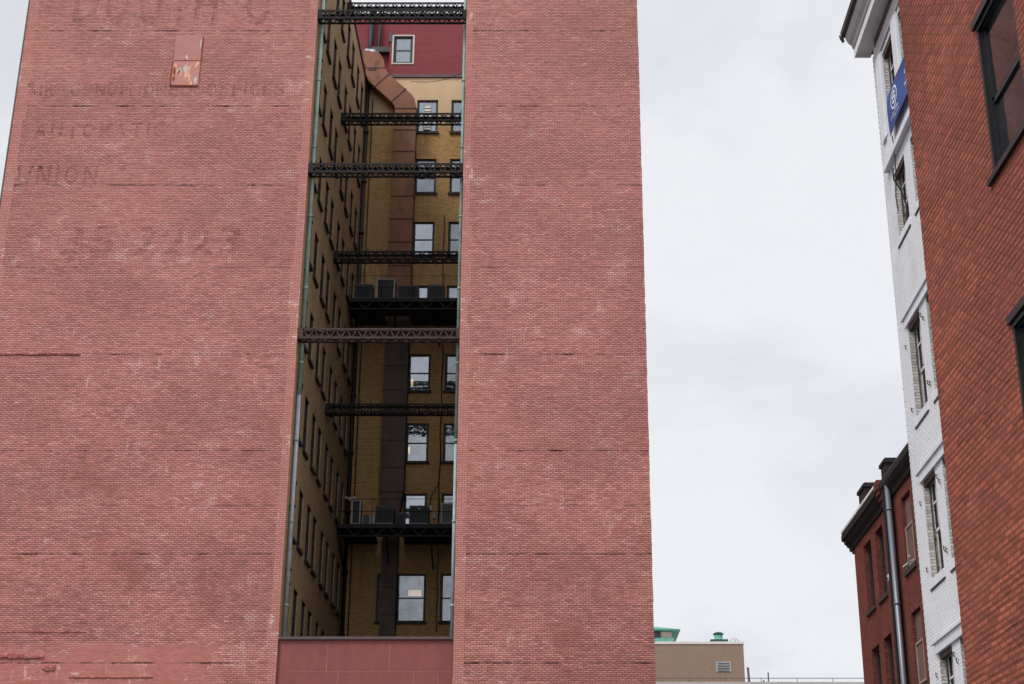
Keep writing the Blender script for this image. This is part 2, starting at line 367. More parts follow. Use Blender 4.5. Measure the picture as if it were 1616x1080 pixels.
def glass(name, refl=0.4, tint=(0.75, 0.8, 0.85), wav=0.0, dirt=0.12):
    t = NT(name)
    g = t.n('ShaderNodeNewGeometry')
    gl = t.n('ShaderNodeBsdfGlossy'); gl.inputs['Roughness'].default_value = 0.02
    gl.inputs['Color'].default_value = (0.93, 0.96, 1.0, 1)
    nz = t.noise(g.outputs['Position'], 1.3, 2.0)
    bp = t.n('ShaderNodeBump'); bp.inputs['Distance'].default_value = wav; t.lk(nz, bp.inputs['Height']); t.lk(bp.outputs[0], gl.inputs['Normal'])
    tr = t.n('ShaderNodeBsdfTransparent'); tr.inputs['Color'].default_value = (*tint, 1)
    fr = t.n('ShaderNodeFresnel'); fr.inputs['IOR'].default_value = 1.5
    fac = t.math('ADD', refl, t.math('MULTIPLY', fr.outputs[0], 1 - refl), clamp=True)
    mx = t.n('ShaderNodeMixShader'); t.lk(fac, mx.inputs[0]); t.lk(tr.outputs[0], mx.inputs[1]); t.lk(gl.outputs[0], mx.inputs[2])
    df = t.n('ShaderNodeBsdfDiffuse'); df.inputs['Color'].default_value = (0.4, 0.42, 0.44, 1)
    m2 = t.n('ShaderNodeMixShader')
    dn = t.math('MULTIPLY', t.step(t.noise(g.outputs['Position'], 1.4, 3.0), 0.3, 0.8), dirt)
    t.lk(dn, m2.inputs[0]); t.lk(mx.outputs[0], m2.inputs[1]); t.lk(df.outputs[0], m2.inputs[2])
    return t.done(m2.outputs[0])
M['glass'] = glass('window_glass', 0.15, wav=0.0012, dirt=0.10)
M['glass_side'] = plain('dark_side_pane', srgb(26, 28, 32), 0.25, var=0.3, spec=0.12)
M['glass_b'] = glass('window_glass_dull', 0.08, wav=0.004, dirt=0.2)
M['glass_c'] = glass('window_glass_rippled', 0.12, wav=0.003, dirt=0.12)
M['glass_clear'] = glass('clear_window_glass', 0.06, (0.62, 0.68, 0.75), wav=0.01, dirt=0.05)
def lamp_mat(name, c, s):
    t = NT(name); e = t.n('ShaderNodeEmission'); e.inputs[0].default_value = c; e.inputs[1].default_value = s
    return t.done(e.outputs[0])
M['warm'] = lamp_mat('warm_lamp', srgb(255, 206, 140), 1.6)
M['warm_low'] = lamp_mat('warm_panel', srgb(255, 214, 160), 0.75)

def faded(name, c, amt, seed):
    """old sign paint: mostly worn away, the brick shows through"""
    t = NT(name)
    u, v, z, P = t.wall_uv()
    uv = t.xyz(u, v, seed)
    a = t.step(t.noise(t.vmul(uv, (1.1, 1.6, 1)), 1.0, 6.0, 0.7), 0.36, 0.68)
    b = t.step(t.noise(t.vmul(uv, (4.6, 13.0, 1)), 1.0, 3.0, 0.6), 0.3, 0.7)
    row = t.math('FLOOR', t.math('DIVIDE', v, 0.076)); par = t.math('SUBTRACT', 1.0, t.math('FLOORED_MODULO', row, 2.0))
    wn = t.n('ShaderNodeTexWhiteNoise', noise_dimensions='2D')
    t.lk(t.xyz(t.math('FLOOR', t.math('DIVIDE', t.math('ADD', u, t.math('MULTIPLY', par, 0.1075)), 0.215)), row, 0.0), wn.inputs['Vector'])
    b = t.math('MULTIPLY', t.math('ADD', 0.45, t.math('MULTIPLY', b, 0.55)), t.math('ADD', 0.4, t.math('MULTIPLY', t.step(wn.outputs['Value'], 0.15, 0.6), 0.6)))
    d = t.n('ShaderNodeBsdfDiffuse'); d.inputs['Color'].default_value = c
    tr = t.n('ShaderNodeBsdfTransparent'); mx = t.n('ShaderNodeMixShader')
    t.lk(t.math('MULTIPLY', t.math('MULTIPLY', t.math('ADD', 0.3, t.math('MULTIPLY', a, 0.7)), b), amt), mx.inputs[0]); t.lk(tr.outputs[0], mx.inputs[1]); t.lk(d.outputs[0], mx.inputs[2])
    return t.done(mx.outputs[0])

def patch_mat(name, lo, base):
    t = NT(name)
    g = t.n('ShaderNodeNewGeometry'); p = g.outputs['Position']
    a = t.noise(p, 1.6, 5.0, 0.6, 0.4)
    col = t.mix(t.step(a, 0.3, 0.7), tuple(x * 0.88 for x in base[:3]), base[:3])
    b = t.noise(t.vmul(p, (2.4, 1, 1.2), (9, 0, 4)), 1.0, 5.0, 0.65)
    col = t.mix(t.step(b, lo, lo + 0.08), col, srgb(224, 164, 126)[:3])
    col = t.mix(t.step(b, lo + 0.1, lo + 0.14), col, srgb(128, 48, 24)[:3])
    return t.done(t.bsdf(col, 0.55))
M['patch'] = patch_mat('painted_sheet_metal', 0.62, srgb(174, 112, 102))
M['patch_low'] = patch_mat('rusting_sheet_metal', 0.54, srgb(180, 118, 108))
M['rust'] = plain('bare_rust', srgb(126, 56, 34), 0.85, var=0.3, scale=6)

# ------------------------------------------------------------------ walls with openings and windows
def wall(mb, F, u0, u1, z0, z1, holes, depth, step_z=None):
    """outer skin of a wall in its own frame F(u, d, z) with real recessed openings (u, z, w, h)"""
    us = sorted(set([u0, u1] + [h[0] for h in holes] + [h[0] + h[2] for h in holes]))
    zs = sorted(set([z0, z1] + [h[1] for h in holes] + [h[1] + h[3] for h in holes]))
    us = [u for u in us if u0 - 1e-6 <= u <= u1 + 1e-6]; zs = [z for z in zs if z0 - 1e-6 <= z <= z1 + 1e-6]
    for i in range(len(us) - 1):
        for j in range(len(zs) - 1):
            cu = (us[i] + us[i + 1]) / 2; cz = (zs[j] + zs[j + 1]) / 2
            if any(h[0] < cu < h[0] + h[2] and h[1] < cz < h[1] + h[3] for h in holes): continue
            mb.poly([F(us[i], 0, zs[j]), F(us[i + 1], 0, zs[j]), F(us[i + 1], 0, zs[j + 1]), F(us[i], 0, zs[j + 1])])
    for (a, b, w, h) in holes:
        for p, q in (((a, b), (a, b + h)), ((a + w, b), (a + w, b + h)), ((a, b), (a + w, b)), ((a, b + h), (a + w, b + h))):
            mb.poly([F(p[0], 0, p[1]), F(q[0], 0, q[1]), F(q[0], depth, q[1]), F(p[0], depth, p[1])])

def window(parent, loc, rotz, w, h, r=0.12, fw=0.07, frame='frame', gl='glass', sill='sill', split=0.5, blind=0.0, blind_mat='blind', sash='frame', lug=0.09, mullion=None, label=None):
    """sash window: frame > upper and lower pane, meeting rail, sill, blind. Local x along the wall, y inward, z up"""
    fr = MB()
    fr.box(0.002, fw, r, r + 0.10, 0.002, h - 0.002).box(w - fw, w - 0.002, r, r + 0.10, 0.002, h - 0.002)
    fr.box(fw, w - fw, r, r + 0.10, h - fw, h - 0.002).box(fw, w - fw, r, r + 0.10, 0.002, fw * 1.1)
    if mullion: fr.box(mullion - 0.05, mullion + 0.05, r - 0.01, r + 0.09, fw * 1.1, h - fw)
    o = fr.build('window', M[frame], parent, loc=loc, rotz=rotz)
    if label: o['label'] = label
    zm = fw * 1.1 + (h - 2.1 * fw) * split
    s = MB(); a, b = fw, w - fw; sw = 0.035
    s.box(a, b, r + 0.035, r + 0.075, zm - 0.03, zm + 0.03)
    for (y, za, zb) in ((r + 0.02, zm + 0.03, h - fw), (r + 0.05, fw * 1.1, zm - 0.03)):
        s.box(a, a + sw, y, y + 0.03, za, zb).box(b - sw, b, y, y + 0.03, za, zb)
    s.build('sash', M[sash], o, loc=(0, 0, 0))
    xs = [a + sw, b - sw] if not mullion else [a + sw, mullion - 0.05, mullion + 0.05, b - sw]
    for i in range(0, len(xs), 2):
        MB().box(xs[i], xs[i + 1], r + 0.033, r + 0.038, zm + 0.03, h - fw).build('pane', M[gl], o, loc=(0, 0, 0))
        MB().box(xs[i], xs[i + 1], r + 0.063, r + 0.068, fw * 1.1, zm - 0.03).build('pane', M[gl], o, loc=(0, 0, 0))
    if sill:
        k = MB(); k.box(-lug, w + lug, -0.10, -0.003, -0.10, 0.03); k.box(0.003, w - 0.003, -0.003, r, 0.003, 0.03)
        k.build('sill', M[sill], o, loc=(0, 0, 0))
    if blind:
        k = MB(); top = h - fw; n = max(2, int(blind * h / 0.05))
        for i in range(n):
            z = top - i * blind * (h - 2 * fw) / n
            k.poly([(a, r + 0.16, z), (b, r + 0.16, z), (b, r + 0.185, z - blind * (h - 2 * fw) / n), (a, r + 0.185, z - blind * (h - 2 * fw) / n)])
        k.build('blind', M[blind_mat], o, loc=(0, 0, 0), recalc=False)
    return o

FRONT = lambda Y0: (lambda u, d, z: (u, Y0 + d, z))       # wall that faces the street (-Y)
EAST = lambda X0: (lambda u, d, z: (X0 - d, u, z))        # faces +X
WEST = lambda X0: (lambda u, d, z: (X0 + d, u, z))        # faces -X

GZ = -1.6
YF, YB = 56.0, 73.0
XL0, XL1, XR0, XR1 = -21.92, -9.57, -3.2, 4.07
TOP = 44.2

# ------------------------------------------------------------------ ground
g = MB(); g.poly([(-900, -300, GZ), (900, -300, GZ), (900, 1500, GZ), (-900, 1500, GZ)])
tag(g.build('ground', M['asphalt']), kind='structure')
g = MB(); g.box(-30, 3.2, 52.5, 55.99, GZ + 0.004, GZ + 0.14)
tag(g.build('pavement', M['pavement']), kind='structure')

# ------------------------------------------------------------------ the pink building round its light court
B = thing('brick_building', 'tall pink painted brick building split by a deep yellow brick light court', 'building', (-9.0, 60.0, GZ))
heads_left = [13.25, 17.22, 21.17, 24.88, 28.55, 32.15, 35.85, 39.55, 43.2]
u_left = [(57.1, 1.05), (58.86, 1.03), (61.02, 1.03), (62.77, 1.03), (65.13, 1.0), (66.93, 1.0), (69.1, 0.98), (70.95, 0.98)]
holesL = []
for hz in heads_left:
    hh = 2.35 if hz < 24 else 2.12
    for (u, w) in u_left: holesL.append((u, hz - hh, w, hh))
heads_back = [(43.23, 2.0), (39.62, 2.05), (35.89, 2.0), (32.22, 2.0), (28.42, 2.0), (24.72, 2.02), (21.09, 2.0), (17.1, 2.34)]
holesB = []
for i, (hz, hh) in enumerate(heads_back):
    if i == 7: holesB += [(-7.92, hz - hh, 2.38, hh), (-4.86, hz - hh, 1.2, hh)]
    else: holesB += [(-6.76, hz - hh, 1.14, hh), (-4.9, hz - hh, 1.14, hh)]

m = MB()
wall(m, FRONT(YF), XL0, XL1, GZ, 45.0, [], .3)
wall(m, FRONT(YF), XR0, XR1, GZ, 45.0, [], .3)
m.build('front_wall', M['pink'], B)
m = MB(); m.poly([(XL0, YF, GZ), (XL0, 82, GZ), (XL0, 82, 45), (XL0, YF, 45)]); m.poly([(XR1, YF, GZ), (XR1, 82, GZ), (XR1, 82, 45), (XR1, YF, 45)])
m.poly([(XL0, 82, GZ), (XR1, 82, GZ), (XR1, 82, TOP), (XL0, 82, TOP)])
m.build('side_wall', M['pink'], B)
m = MB(); wall(m, EAST(XL1), YF, YB, 8.9, TOP, holesL, 0.22); m.build('court_wall', M['yellow'], B, recalc=False)
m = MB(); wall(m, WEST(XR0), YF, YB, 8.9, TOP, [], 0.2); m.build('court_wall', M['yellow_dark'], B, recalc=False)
m = MB(); wall(m, FRONT(YB), XL1, XR0, 8.9, 44.62, holesB, 0.2); m.build('rear_court_wall', M['yellow_back'], B, recalc=False)
m = MB()
for (a, b, c, d) in ((XL0, XL1, YF, 82), (XR0, XR1, YF, 82), (XL1, XR0, YB, 82)):
    m.poly([(a, c, TOP), (b, c, TOP), (b, d, TOP), (a, d, TOP)])
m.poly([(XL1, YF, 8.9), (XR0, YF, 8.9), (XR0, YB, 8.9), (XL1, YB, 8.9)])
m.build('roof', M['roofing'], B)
m = MB(); m.box(XL1 - 0.3, XL1 + 0.07, YF + 0.01, YB - 0.01, TOP + 0.004, TOP + 0.16); m.box(XR0 - 0.07, XR0 + 0.3, YF + 0.01, YB - 0.01, TOP + 0.004, TOP + 0.16)
m.box(-8.36, XR0 - 0.08, YB - 0.09, YB + 0.005, 44.62, 44.80)
m.build('coping', M['coping'], B)
# pale toothed corner bricks beside the court and along the far left edge
m = MB(); random.seed(3)
def quoins(mb, x_edge, sgn, w0):
    z = 7.0
    while z < 44.9:
        hh = random.choice([0.684, 0.836, 0.988, 1.14, 1.52])
        w = w0 + random.choice([0, 0.0, 0.11, 0.0, 0.11]); z1 = min(z + hh, 44.95)
        mb.box(x_edge - sgn * random.uniform(0.0, 0.02), x_edge + sgn * w, YF - 0.004, YF + 0.05, z, z1 - 0.001); z = z1
quoins(m, XL1 - 0.004, -1, 0.33); m.build('corner_brick', M['pink_quoin'], B)
m = MB(); quoins(m, XR0 + 0.004, 1, 0.27); m.build('corner_brick', M['pink_quoin'], B)
m = MB(); quoins(m, XL0 + 0.004, 1, 0.42); m.build('corner_brick', M['pink_quoin'], B)
m = MB(); z = 7.0
while z < 44.9:
    dz = 0.076 * random.choice([2, 3, 4, 6]); m.box(XR1 - 0.11 * random.choice([1, 2, 2, 3]), XR1 + random.uniform(0.001, 0.022), YF - random.uniform(0.003, 0.008), YF + 0.2, z, min(z + dz - 0.012, 45)); z += dz
m.build('corner_brick', M['pink'], B)
m = MB(); m.box(XL0 - 0.055, XL0 - 0.002, YF - 0.02, YF + 0.08, GZ, 45); m.build('edge_flashing', M['gutter'], B)
# crumbling render ledges low on the left
m = MB(); random.seed(12)
def ledge(x0, x1, z, dz, dep):
    n = max(4, int((x1 - x0) / 0.18)); 
    prev = None
    for i in range(n):
        a = x0 + (x1 - x0) * i / n; b = x0 + (x1 - x0) * (i + 1) / n
        t_ = z + random.uniform(-.35, .3) * dz; u_ = z - dz * random.uniform(.6, 1.0)
        m.prism([(YF - 0.002, t_ + dz * .4), (YF - dep * random.uniform(.6, 1.1), t_), (YF - dep * random.uniform(.5, 1), u_), (YF - 0.002, u_ - 0.02)], 'x', a, b + 0.004)
ledge(-21.5, -18.0, 10.15, 0.17, 0.075); ledge(-18.0, -17.55, 9.72, 0.16, 0.06); ledge(-17.0, -14.0, 9.35, 0.05, 0.035)
ledge(-21.6, -18.0, 21.79, 0.035, 0.05); ledge(-20.9, -16.6, 10.98, 0.04, 0.03)
m.build('render_ledge', M['ledge'], B)

# court windows: one of each height, then copies
protoA = None; protoB = None; random.seed(31)
for (u, z, w, hh) in holesL:
    tall = hh > 2.2
    src = protoA if tall else protoB
    if src is None:
        o = window(B, (XL1 + 9.0, u - 60.0, z - GZ), R(90), 1.03, hh, r=0.035, fw=0.055, frame='frame_black', sash='frame_black', gl='glass_side', split=0.5, blind=0)
        k = MB(); k.box(0.004, 1.026, 0.004, 0.034, hh - 0.07, hh - 0.003); k.build('lintel', M['frame_black'], o, loc=(0, 0, 0))
        if tall: protoA = o
        else: protoB = o
    else:
        o = copy_tree(src, B)
    o.location = (XL1 + 9.0, u - 60.0, z - GZ); o.scale = (w / 1.03, 1, 1)
# one white roller blind in a side window near the top
for ch in B.children:
    if ch.name.startswith('window') and abs(ch.location.y + 60.0 - 61.02) < .01 and abs(ch.location.z + GZ - (35.85 - 2.12)) < .02:
        MB().box(0.07, 0.96, 0.10, 0.115, 0.15, 2.0).build('blind', M['blind'], ch, loc=(0, 0, 0))
blinds = [0.0, 0.0, 0.0, 0.0, 0.30, 0.0, 0.55, 0.35, 0.95, 0.4, 0.0, 0.9, 0.6, 0.2, 0.3, 0.9]
for i, (u, z, w, hh) in enumerate(holesB):
    lo = i // 2 == 7
    o = window(B, (u + 9.0, YB - 60.0, z - GZ), 0.0, w, hh, r=0.09, fw=0.085, gl=('glass', 'glass_c', 'glass_b', 'glass_c', 'glass', 'glass_b', 'glass', 'glass_c', 'glass', 'glass_b', 'glass_c', 'glass_b', 'glass', 'glass_b', 'glass_b', 'glass_b')[i], blind=blinds[i], mullion=(0.98 if lo and i % 2 == 0 else None), lug=0.07)
    if i == 0:      # top window: bars and a slatted vent in the middle
        k = MB()
        for x in (0.36, 0.78): k.box(x - .018, x + .018, 0.075, 0.10, 0.09, 1.9)
        k.build('window_bar', M['ac_light'], o, loc=(0, 0, 0))
        k = MB()
        for q in range(8): k.box(0.40, 0.74, 0.06, 0.10, 0.2 + q * 0.19, 0.33 + q * 0.19)
        k.build('vent_slat', M['flake'], o, loc=(0, 0, 0))
# lit lamps seen inside three rear windows
for (x, z, rr, mt) in ((-6.56, 26.98, 0.06, 'warm'), (-6.6, 23.42, 0.05, 'warm')):
    k = MB(); k.tube([(x, 73.28, z - 0.22), (x, 73.28, z - .05), (x, 73.28, z + .1), (x, 73.28, z + .2)], [rr * .5, rr, rr * .9, rr * .3], 10)
    tag(k.build('room_lamp', M[mt]), 'small warm lamp glowing behind the pane of the rear court window, %s' % ('upper of the two' if z > 25 else 'lower of the two'), 'lamp', 'lamps in the rear court windows')
k = MB(); k.box(-6.42, -5.8, 73.4, 73.44, 16.1, 16.75)
tag(k.build('ceiling_light', M['warm_low'], bevel=0.04), 'square warm light panel glowing inside the lowest rear court window', 'lamp')

# penthouse above the rear wall
m = MB()
hp = [(-8.16, 45.55, 1.05, 1.72)]
wall(m, FRONT(YB), -8.37, 3.9, 44.63, 48.7, hp, 0.14)
m.poly([(-8.37, YB, 44.63), (-8.37, 82, 44.63), (-8.37, 82, 48.7), (-8.37, YB, 48.7)])
m.poly([(-13.0, 74.3, TOP), (-8.37, 74.3, TOP), (-8.37, 74.3, 49.3), (-13.0, 74.3, 49.3)])
m.poly([(-13.0, 74.3, TOP), (-13.0, 82, TOP), (-13.0, 82, 49.3), (-13.0, 74.3, 49.3)])
m.poly([(3.9, YB, TOP), (3.9, 82, TOP), (3.9, 82, 48.7), (3.9, YB, 48.7)])
m.poly([(-13, 82, TOP), (3.9, 82, TOP), (3.9, 82, 48.7), (-13, 82, 48.7)])
m.poly([(-8.37, YB, 48.7), (3.9, YB, 48.7), (3.9, 82, 48.7), (-8.37, 82, 48.7)]); m.poly([(-13, 74.3, 49.3), (-8.37, 74.3, 49.3), (-8.37, 82, 49.3), (-13, 82, 49.3)]); m.poly([(-8.37, 74.3, 48.7), (-8.37, 82, 48.7), (-8.37, 82, 49.3), (-8.37, 74.3, 49.3)]); m.poly([(-13, 82, 48.7), (-8.37, 82, 48.7), (-8.37, 82, 49.3), (-13, 82, 49.3)])
ph = m.build('penthouse', M['crimson'], B, recalc=False)
w_ = window(B, (-8.16 + 9.0, YB - 60.0, 45.55 - GZ), 0, 1.05, 1.72, r=0.06, fw=0.11, gl='glass', sill=None, blind=0.9, label='pale framed sash window in the crimson penthouse')
k = MB(); k.box(-0.09, 0.0, -0.03, 0.05, -0.08, 1.8).box(1.05, 1.14, -0.03, 0.05, -0.08, 1.8).box(0, 1.05, -0.03, 0.05, 1.72, 1.8).box(0, 1.05, -0.04, 0.05, -0.08, 0.0)
k.build('surround', M['stone_trim'], w_, loc=(0, 0, 0))
m = MB(); m.box(-9.5, -8.28, 73.95, 74.29, 46.9, 47.22); m.box(-8.44, -8.24, 72.96, 74.0, 46.9, 47.5); m.build('ledge_band', M['gutter'], B)
for x, rr in ((-9.58, 0.15), (-9.12, 0.08)):
    k = MB(); k.tube([(x, 74.12, 45.0), (x, 74.12, 49.6)], rr, 12)
    tag(k.build('vent_pipe', M['dark_pipe']), 'thick dark vent pipe up the crimson penthouse wall' if rr > .1 else 'thin dark vent pipe beside the thick one on the crimson penthouse', 'pipe', 'vent pipes on the penthouse wall')

# low panelled wall closing the court
P = thing('panel_wall', 'low dark red panelled wall with dark coping across the foot of the court', 'wall', (-6.4, 56.2, GZ))
m = MB(); m.box(XL1 + 0.01, XR0 - 0.01, 56.10, 56.35, GZ, 10.70); m.build('panel', M['panel'], P)
m = MB(); m.box(XL1 + 0.006, XR0 - 0.006, 56.0, 56.42, 10.70, 10.80); m.build('coping', M['coping'], P)
m = MB()
for z in (9.53, 8.25): m.box(XL1 + 0.4, XR0 - 0.02, 56.094, 56.10, z, z + 0.012)
for x, a, b in ((-7.78, 9.55, 10.55), (-5.52, 9.55, 10.55), (-7.35, 8.27, 9.53), (-4.62, 8.27, 9.53), (-3.75, 8.27, 9.53)): m.box(x, x + 0.014, 56.094, 56.10, a, b)
m.build('seam', M['seam'], P)
m = MB(); random.seed(8)
for z in (10.45, 9.62, 9.44, 8.4):
    x = XL1 + 0.25
    while x < XR0 - 0.2: m.box(x, x + 0.03, 56.088, 56.0995, z, z + 0.03); x += 0.56
m.build('fixing', M['coping'], P)

# metal sheet covering an old opening on the left face
P = thing('metal_shutter', 'faded pink sheet metal shutter with rust streaks high on the pink brick face', 'shutter', (-14.95, 55.97, 33.87))
m = MB(); m.box(-15.50, -14.37, 55.965, 55.998, 35.06, 36.27); m.build('upper_sheet', M['patch'], P)
m = MB(); m.box(-15.50, -14.37, 55.955, 55.998, 33.87, 35.02); m.build('lower_sheet', M['patch_low'], P)
m = MB(); m.box(-15.51, -14.36, 55.95, 55.998, 35.021, 35.059); m.box(-15.56, -15.505, 55.96, 55.998, 33.8, 35.0); m.box(-15.56, -14.4, 55.96, 55.998, 33.8, 33.868)
m.box(-14.368, -14.34, 55.96, 55.998, 35.06, 36.2)
m.build('rusty_edge', M['rust'], P)
m = MB(); random.seed(5)
def blot(cx, cz, w, h, y, n=9):
    pts = []
    for i in range(n):
        a = 2 * math.pi * i / n; q = random.uniform(.6, 1.1)
        pts.append((cx + w * q * math.cos(a), cz + h * q * math.sin(a)))
    m.prism(pts, 'y', y - 0.002, y + 0.001)
blot(-15.42, 34.5, .06, .22, 55.954); blot(-15.22, 34.5, .045, .17, 55.954); blot(-15.42, 34.15, .07, .14, 55.954); blot(-15.0, 35.1, .03, .07, 55.964)
m.build('rust_spot', M['rust'], P)
m = MB(); blot(-14.95, 34.6, .12, .2, 55.9545); blot(-15.2, 34.55, .12, .18, 55.9555); blot(-14.5, 34.1, .09, .2, 55.9545); blot(-14.98, 35.2, .07, .17, 55.9645); blot(-14.42, 35.9, .03, .25, 55.9645)
m.build('bare_patch', M['stone_trim'], P)

# faded sign lettering on the pink brick
FM = [faded('faded_dark_sign_paint', srgb(100, 62, 62), 0.40, 0.0), faded('faded_brown_sign_paint', srgb(104, 60, 58), 0.34, 3.0), faded('faint_sign_paint', srgb(116, 70, 68), 0.24, 5.0)]
FD = faded('faded_black_sign_paint', srgb(70, 52, 54), 0.6, 6.0)
def letters(name, items, mat, y=55.994):
    """items: (character, x left, width, z bottom, height); one mesh of flat strokes on the wall"""
    vs = []; fs = []
    for ch, x, w, z, h in items:
        c = bpy.data.curves.new('glyph', 'FONT'); c.body = ch; c.size = 1.0; c.offset = 0.022; c.resolution_u = 3
        o = bpy.data.objects.new('glyph', c); COL.objects.link(o)
        dg = bpy.context.evaluated_depsgraph_get(); me = o.evaluated_get(dg).to_mesh()
        xs = [p.co.x for p in me.vertices]; ys = [p.co.y for p in me.vertices]
        x0, x1, y0, y1 = min(xs), max(xs), min(ys), max(ys); n = len(vs)
        for p in me.vertices: vs.append((x + (p.co.x - x0) / max(1e-4, x1 - x0) * w, z + (p.co.y - y0) / (y1 - y0) * h))
        for f in me.polygons: fs.append(tuple(n + i for i in f.vertices))
        o.evaluated_get(dg).to_mesh_clear(); bpy.data.objects.remove(o); bpy.data.curves.remove(c)
    return vs, fs
def sign_row(items, mat, y=55.994):
    vs, fs = letters('x', items, mat)
    mb = MB(); mb.v = [(a, y, b) for a, b in vs]; mb.f = fs; mb.sm = [False] * len(fs)
    return mb.build('painted_lettering', mat, B)
def row(text, x, z, w, h, gap, widths=None):
    out = []
    for ch in text:
        if ch == ' ': x += w + gap; continue
        ww = w * (0.25 if ch == 'I' else 1.0)
        out.append((ch, x, ww, z, h)); x += ww + gap
    return out
sign_row([('D', -20.0, 1.05, 36.8, 2.4), ('O', -18.65, 1.0, 36.8, 2.4), ('U', -17.2, 0.95, 36.8, 2.4), ('T', -15.95, 0.95, 36.8, 2.4), ('H', -14.85, 1.0, 36.8, 2.4), ('U', -12.65, 1.05, 36.8, 2.4)], FM[1])
sign_row(row('AIR CONDITIONED OFFICES', -21.5, 33.36, 0.40, 0.66, 0.125), FM[0])
sign_row(row('AUTOMATIC', -20.95, 31.38, 0.50, 0.72, 0.16), FM[0]);
sign_row(row('UNION', -21.4, 29.2, 0.56, 0.88, 0.22), FM[0])
sign_row(row('35', -19.3, 26.05, 0.95, 1.3, 0.25) + row('2223', -16.3, 26.05, 0.85, 1.3, 0.28), FM[1])
m = MB(); m.box(-21.45, -21.36, 55.993, 55.9945, 29.86, 30.06); m.box(-20.62, -20.42, 55.993, 55.9945, 29.92, 30.06); m.box(-20.95, -20.8, 55.993, 55.9945, 29.95, 30.05); m.box(-21.5, -21.38, 55.993, 55.9945, 33.8, 33.98)
m.build('paint_remnant', FD, B)

# ------------------------------------------------------------------ lattice girders across the court
def girder(x0, x1, y, zt, h=0.45, d=0.45, mat='iron', label='', pitch=0.43, group='lattice girders across the court', hang=0):
    G = thing('lattice_girder', label, 'girder', ((x0 + x1) / 2, y, zt - h), group=group)
    zb = zt - h
    for yy, s in ((y, 1), (y + d, -1)):
        for zz, t in ((zt, -1), (zb, 1)):
            c = MB(); c.box(x0, x1, yy, yy + s * 0.014, zz, zz + t * 0.095); c.box(x0, x1, yy + s * 0.0141, yy + s * 0.10, zz, zz + t * 0.014)
            c.build('chord', M[mat], G)
    n = max(4, int(round((x1 - x0) / pitch))); p = (x1 - x0) / n
    for yy, s, nm in ((y + 0.02, 1, 'front_lacing'), (y + d - 0.02, -1, 'rear_lacing')):
        c = MB()
        for i in range(n):
            a = x0 + i * p
            c.bar((a, yy, zb + .05), (a + p / 2, yy, zt - .05), 0.05, 0.010, (0, 1, 0)); c.bar((a + p / 2, yy + s * 0.012, zt - .05), (a + p, yy + s * 0.012, zb + .05), 0.05, 0.010, (0, 1, 0))
        c.build(nm, M[mat], G)
    for zz, s, nm in ((zb + 0.02, 1, 'bottom_lacing'), (zt - 0.02, -1, 'top_lacing')):
        c = MB()
        for i in range(n):
            a = x0 + i * p
            c.bar((a, y + .05, zz), (a + p / 2, y + d - .05, zz), 0.05, 0.010, (0, 0, 1)); c.bar((a + p / 2, y + d - .05, zz + s * 0.012), (a + p, y + .05, zz + s * 0.012), 0.05, 0.010, (0, 0, 1))
        c.build(nm, M[mat], G)
    c = MB()
    for a, b in ((x0, x0 + 0.02), (x1 - 0.02, x1)):
        c.box(a, b, y + 0.015, y + d - 0.015, zb + 0.015, zt - 0.015)
    c.box(x0, x0 + 0.22, y - 0.012, y - 0.001, zb + 0.002, zt - 0.002); c.box(x1 - 0.16, x1, y - 0.012, y - 0.001, zb + 0.002, zt - 0.002)
    c.build('end_plate', M[mat], G)
    if hang:
        c = MB()
        for q in range(5): c.bar((x0 + 0.6 + q * 0.45, y + 0.1, zt + 0.002), (x0 + 0.66 + q * 0.45, y + 0.1, zt + 0.16), 0.03, 0.03)
        if hang > 1: c.bar((x1 - 1.75, y + 0.1, zb - 0.002), (x1 - 1.82, y + .1, zb - .16), 0.03, 0.03); c.bar((x1 - 1.35, y + 0.1, zb - .002), (x1 - 1.25, y + .1, zb - .15), 0.03, 0.03)
        c.build('hanger', M[mat], G)
    c = MB()
    for i in range(n):
        a = x0 + i * p
        for (xx, zz) in ((a, zb + .05), (a + p / 2, zt - .05)): c.box(xx - .035, xx + .035, y - 0.012, y - 0.0005, zz - .035, zz + .03)
    c.build('gusset', M[mat], G)
    return G
xa, xb = XL1 + 0.006, XR0 - 0.006
girder(xa, xb, 56.03, 37.62, label='black lattice girder at the front of the court, highest of the front three')
girder(xa, xb, 56.03, 30.22, label='dark lattice girder at the front of the court, middle of the front three')
girder(xa, xb, 56.03, 22.91, mat='iron_brown', label='rust brown lattice girder with clear zigzag bars at the front of the court')
girder(xa, xb, 64.3, 43.60, label='black lattice girder deep in the court, silhouetted against the sky at the top')
girder(xa, xb, 64.3, 37.38, label='black lattice girder deep in the court in front of the rusty duct bend')
girder(xa, xb, 64.3, 30.12, hang=2, label='dark lattice girder deep in the court just above the upper machine platform')
girder(xa, xb, 64.3, 22.70, hang=1, label='dark lattice girder deep in the court, lowest of the rear four')

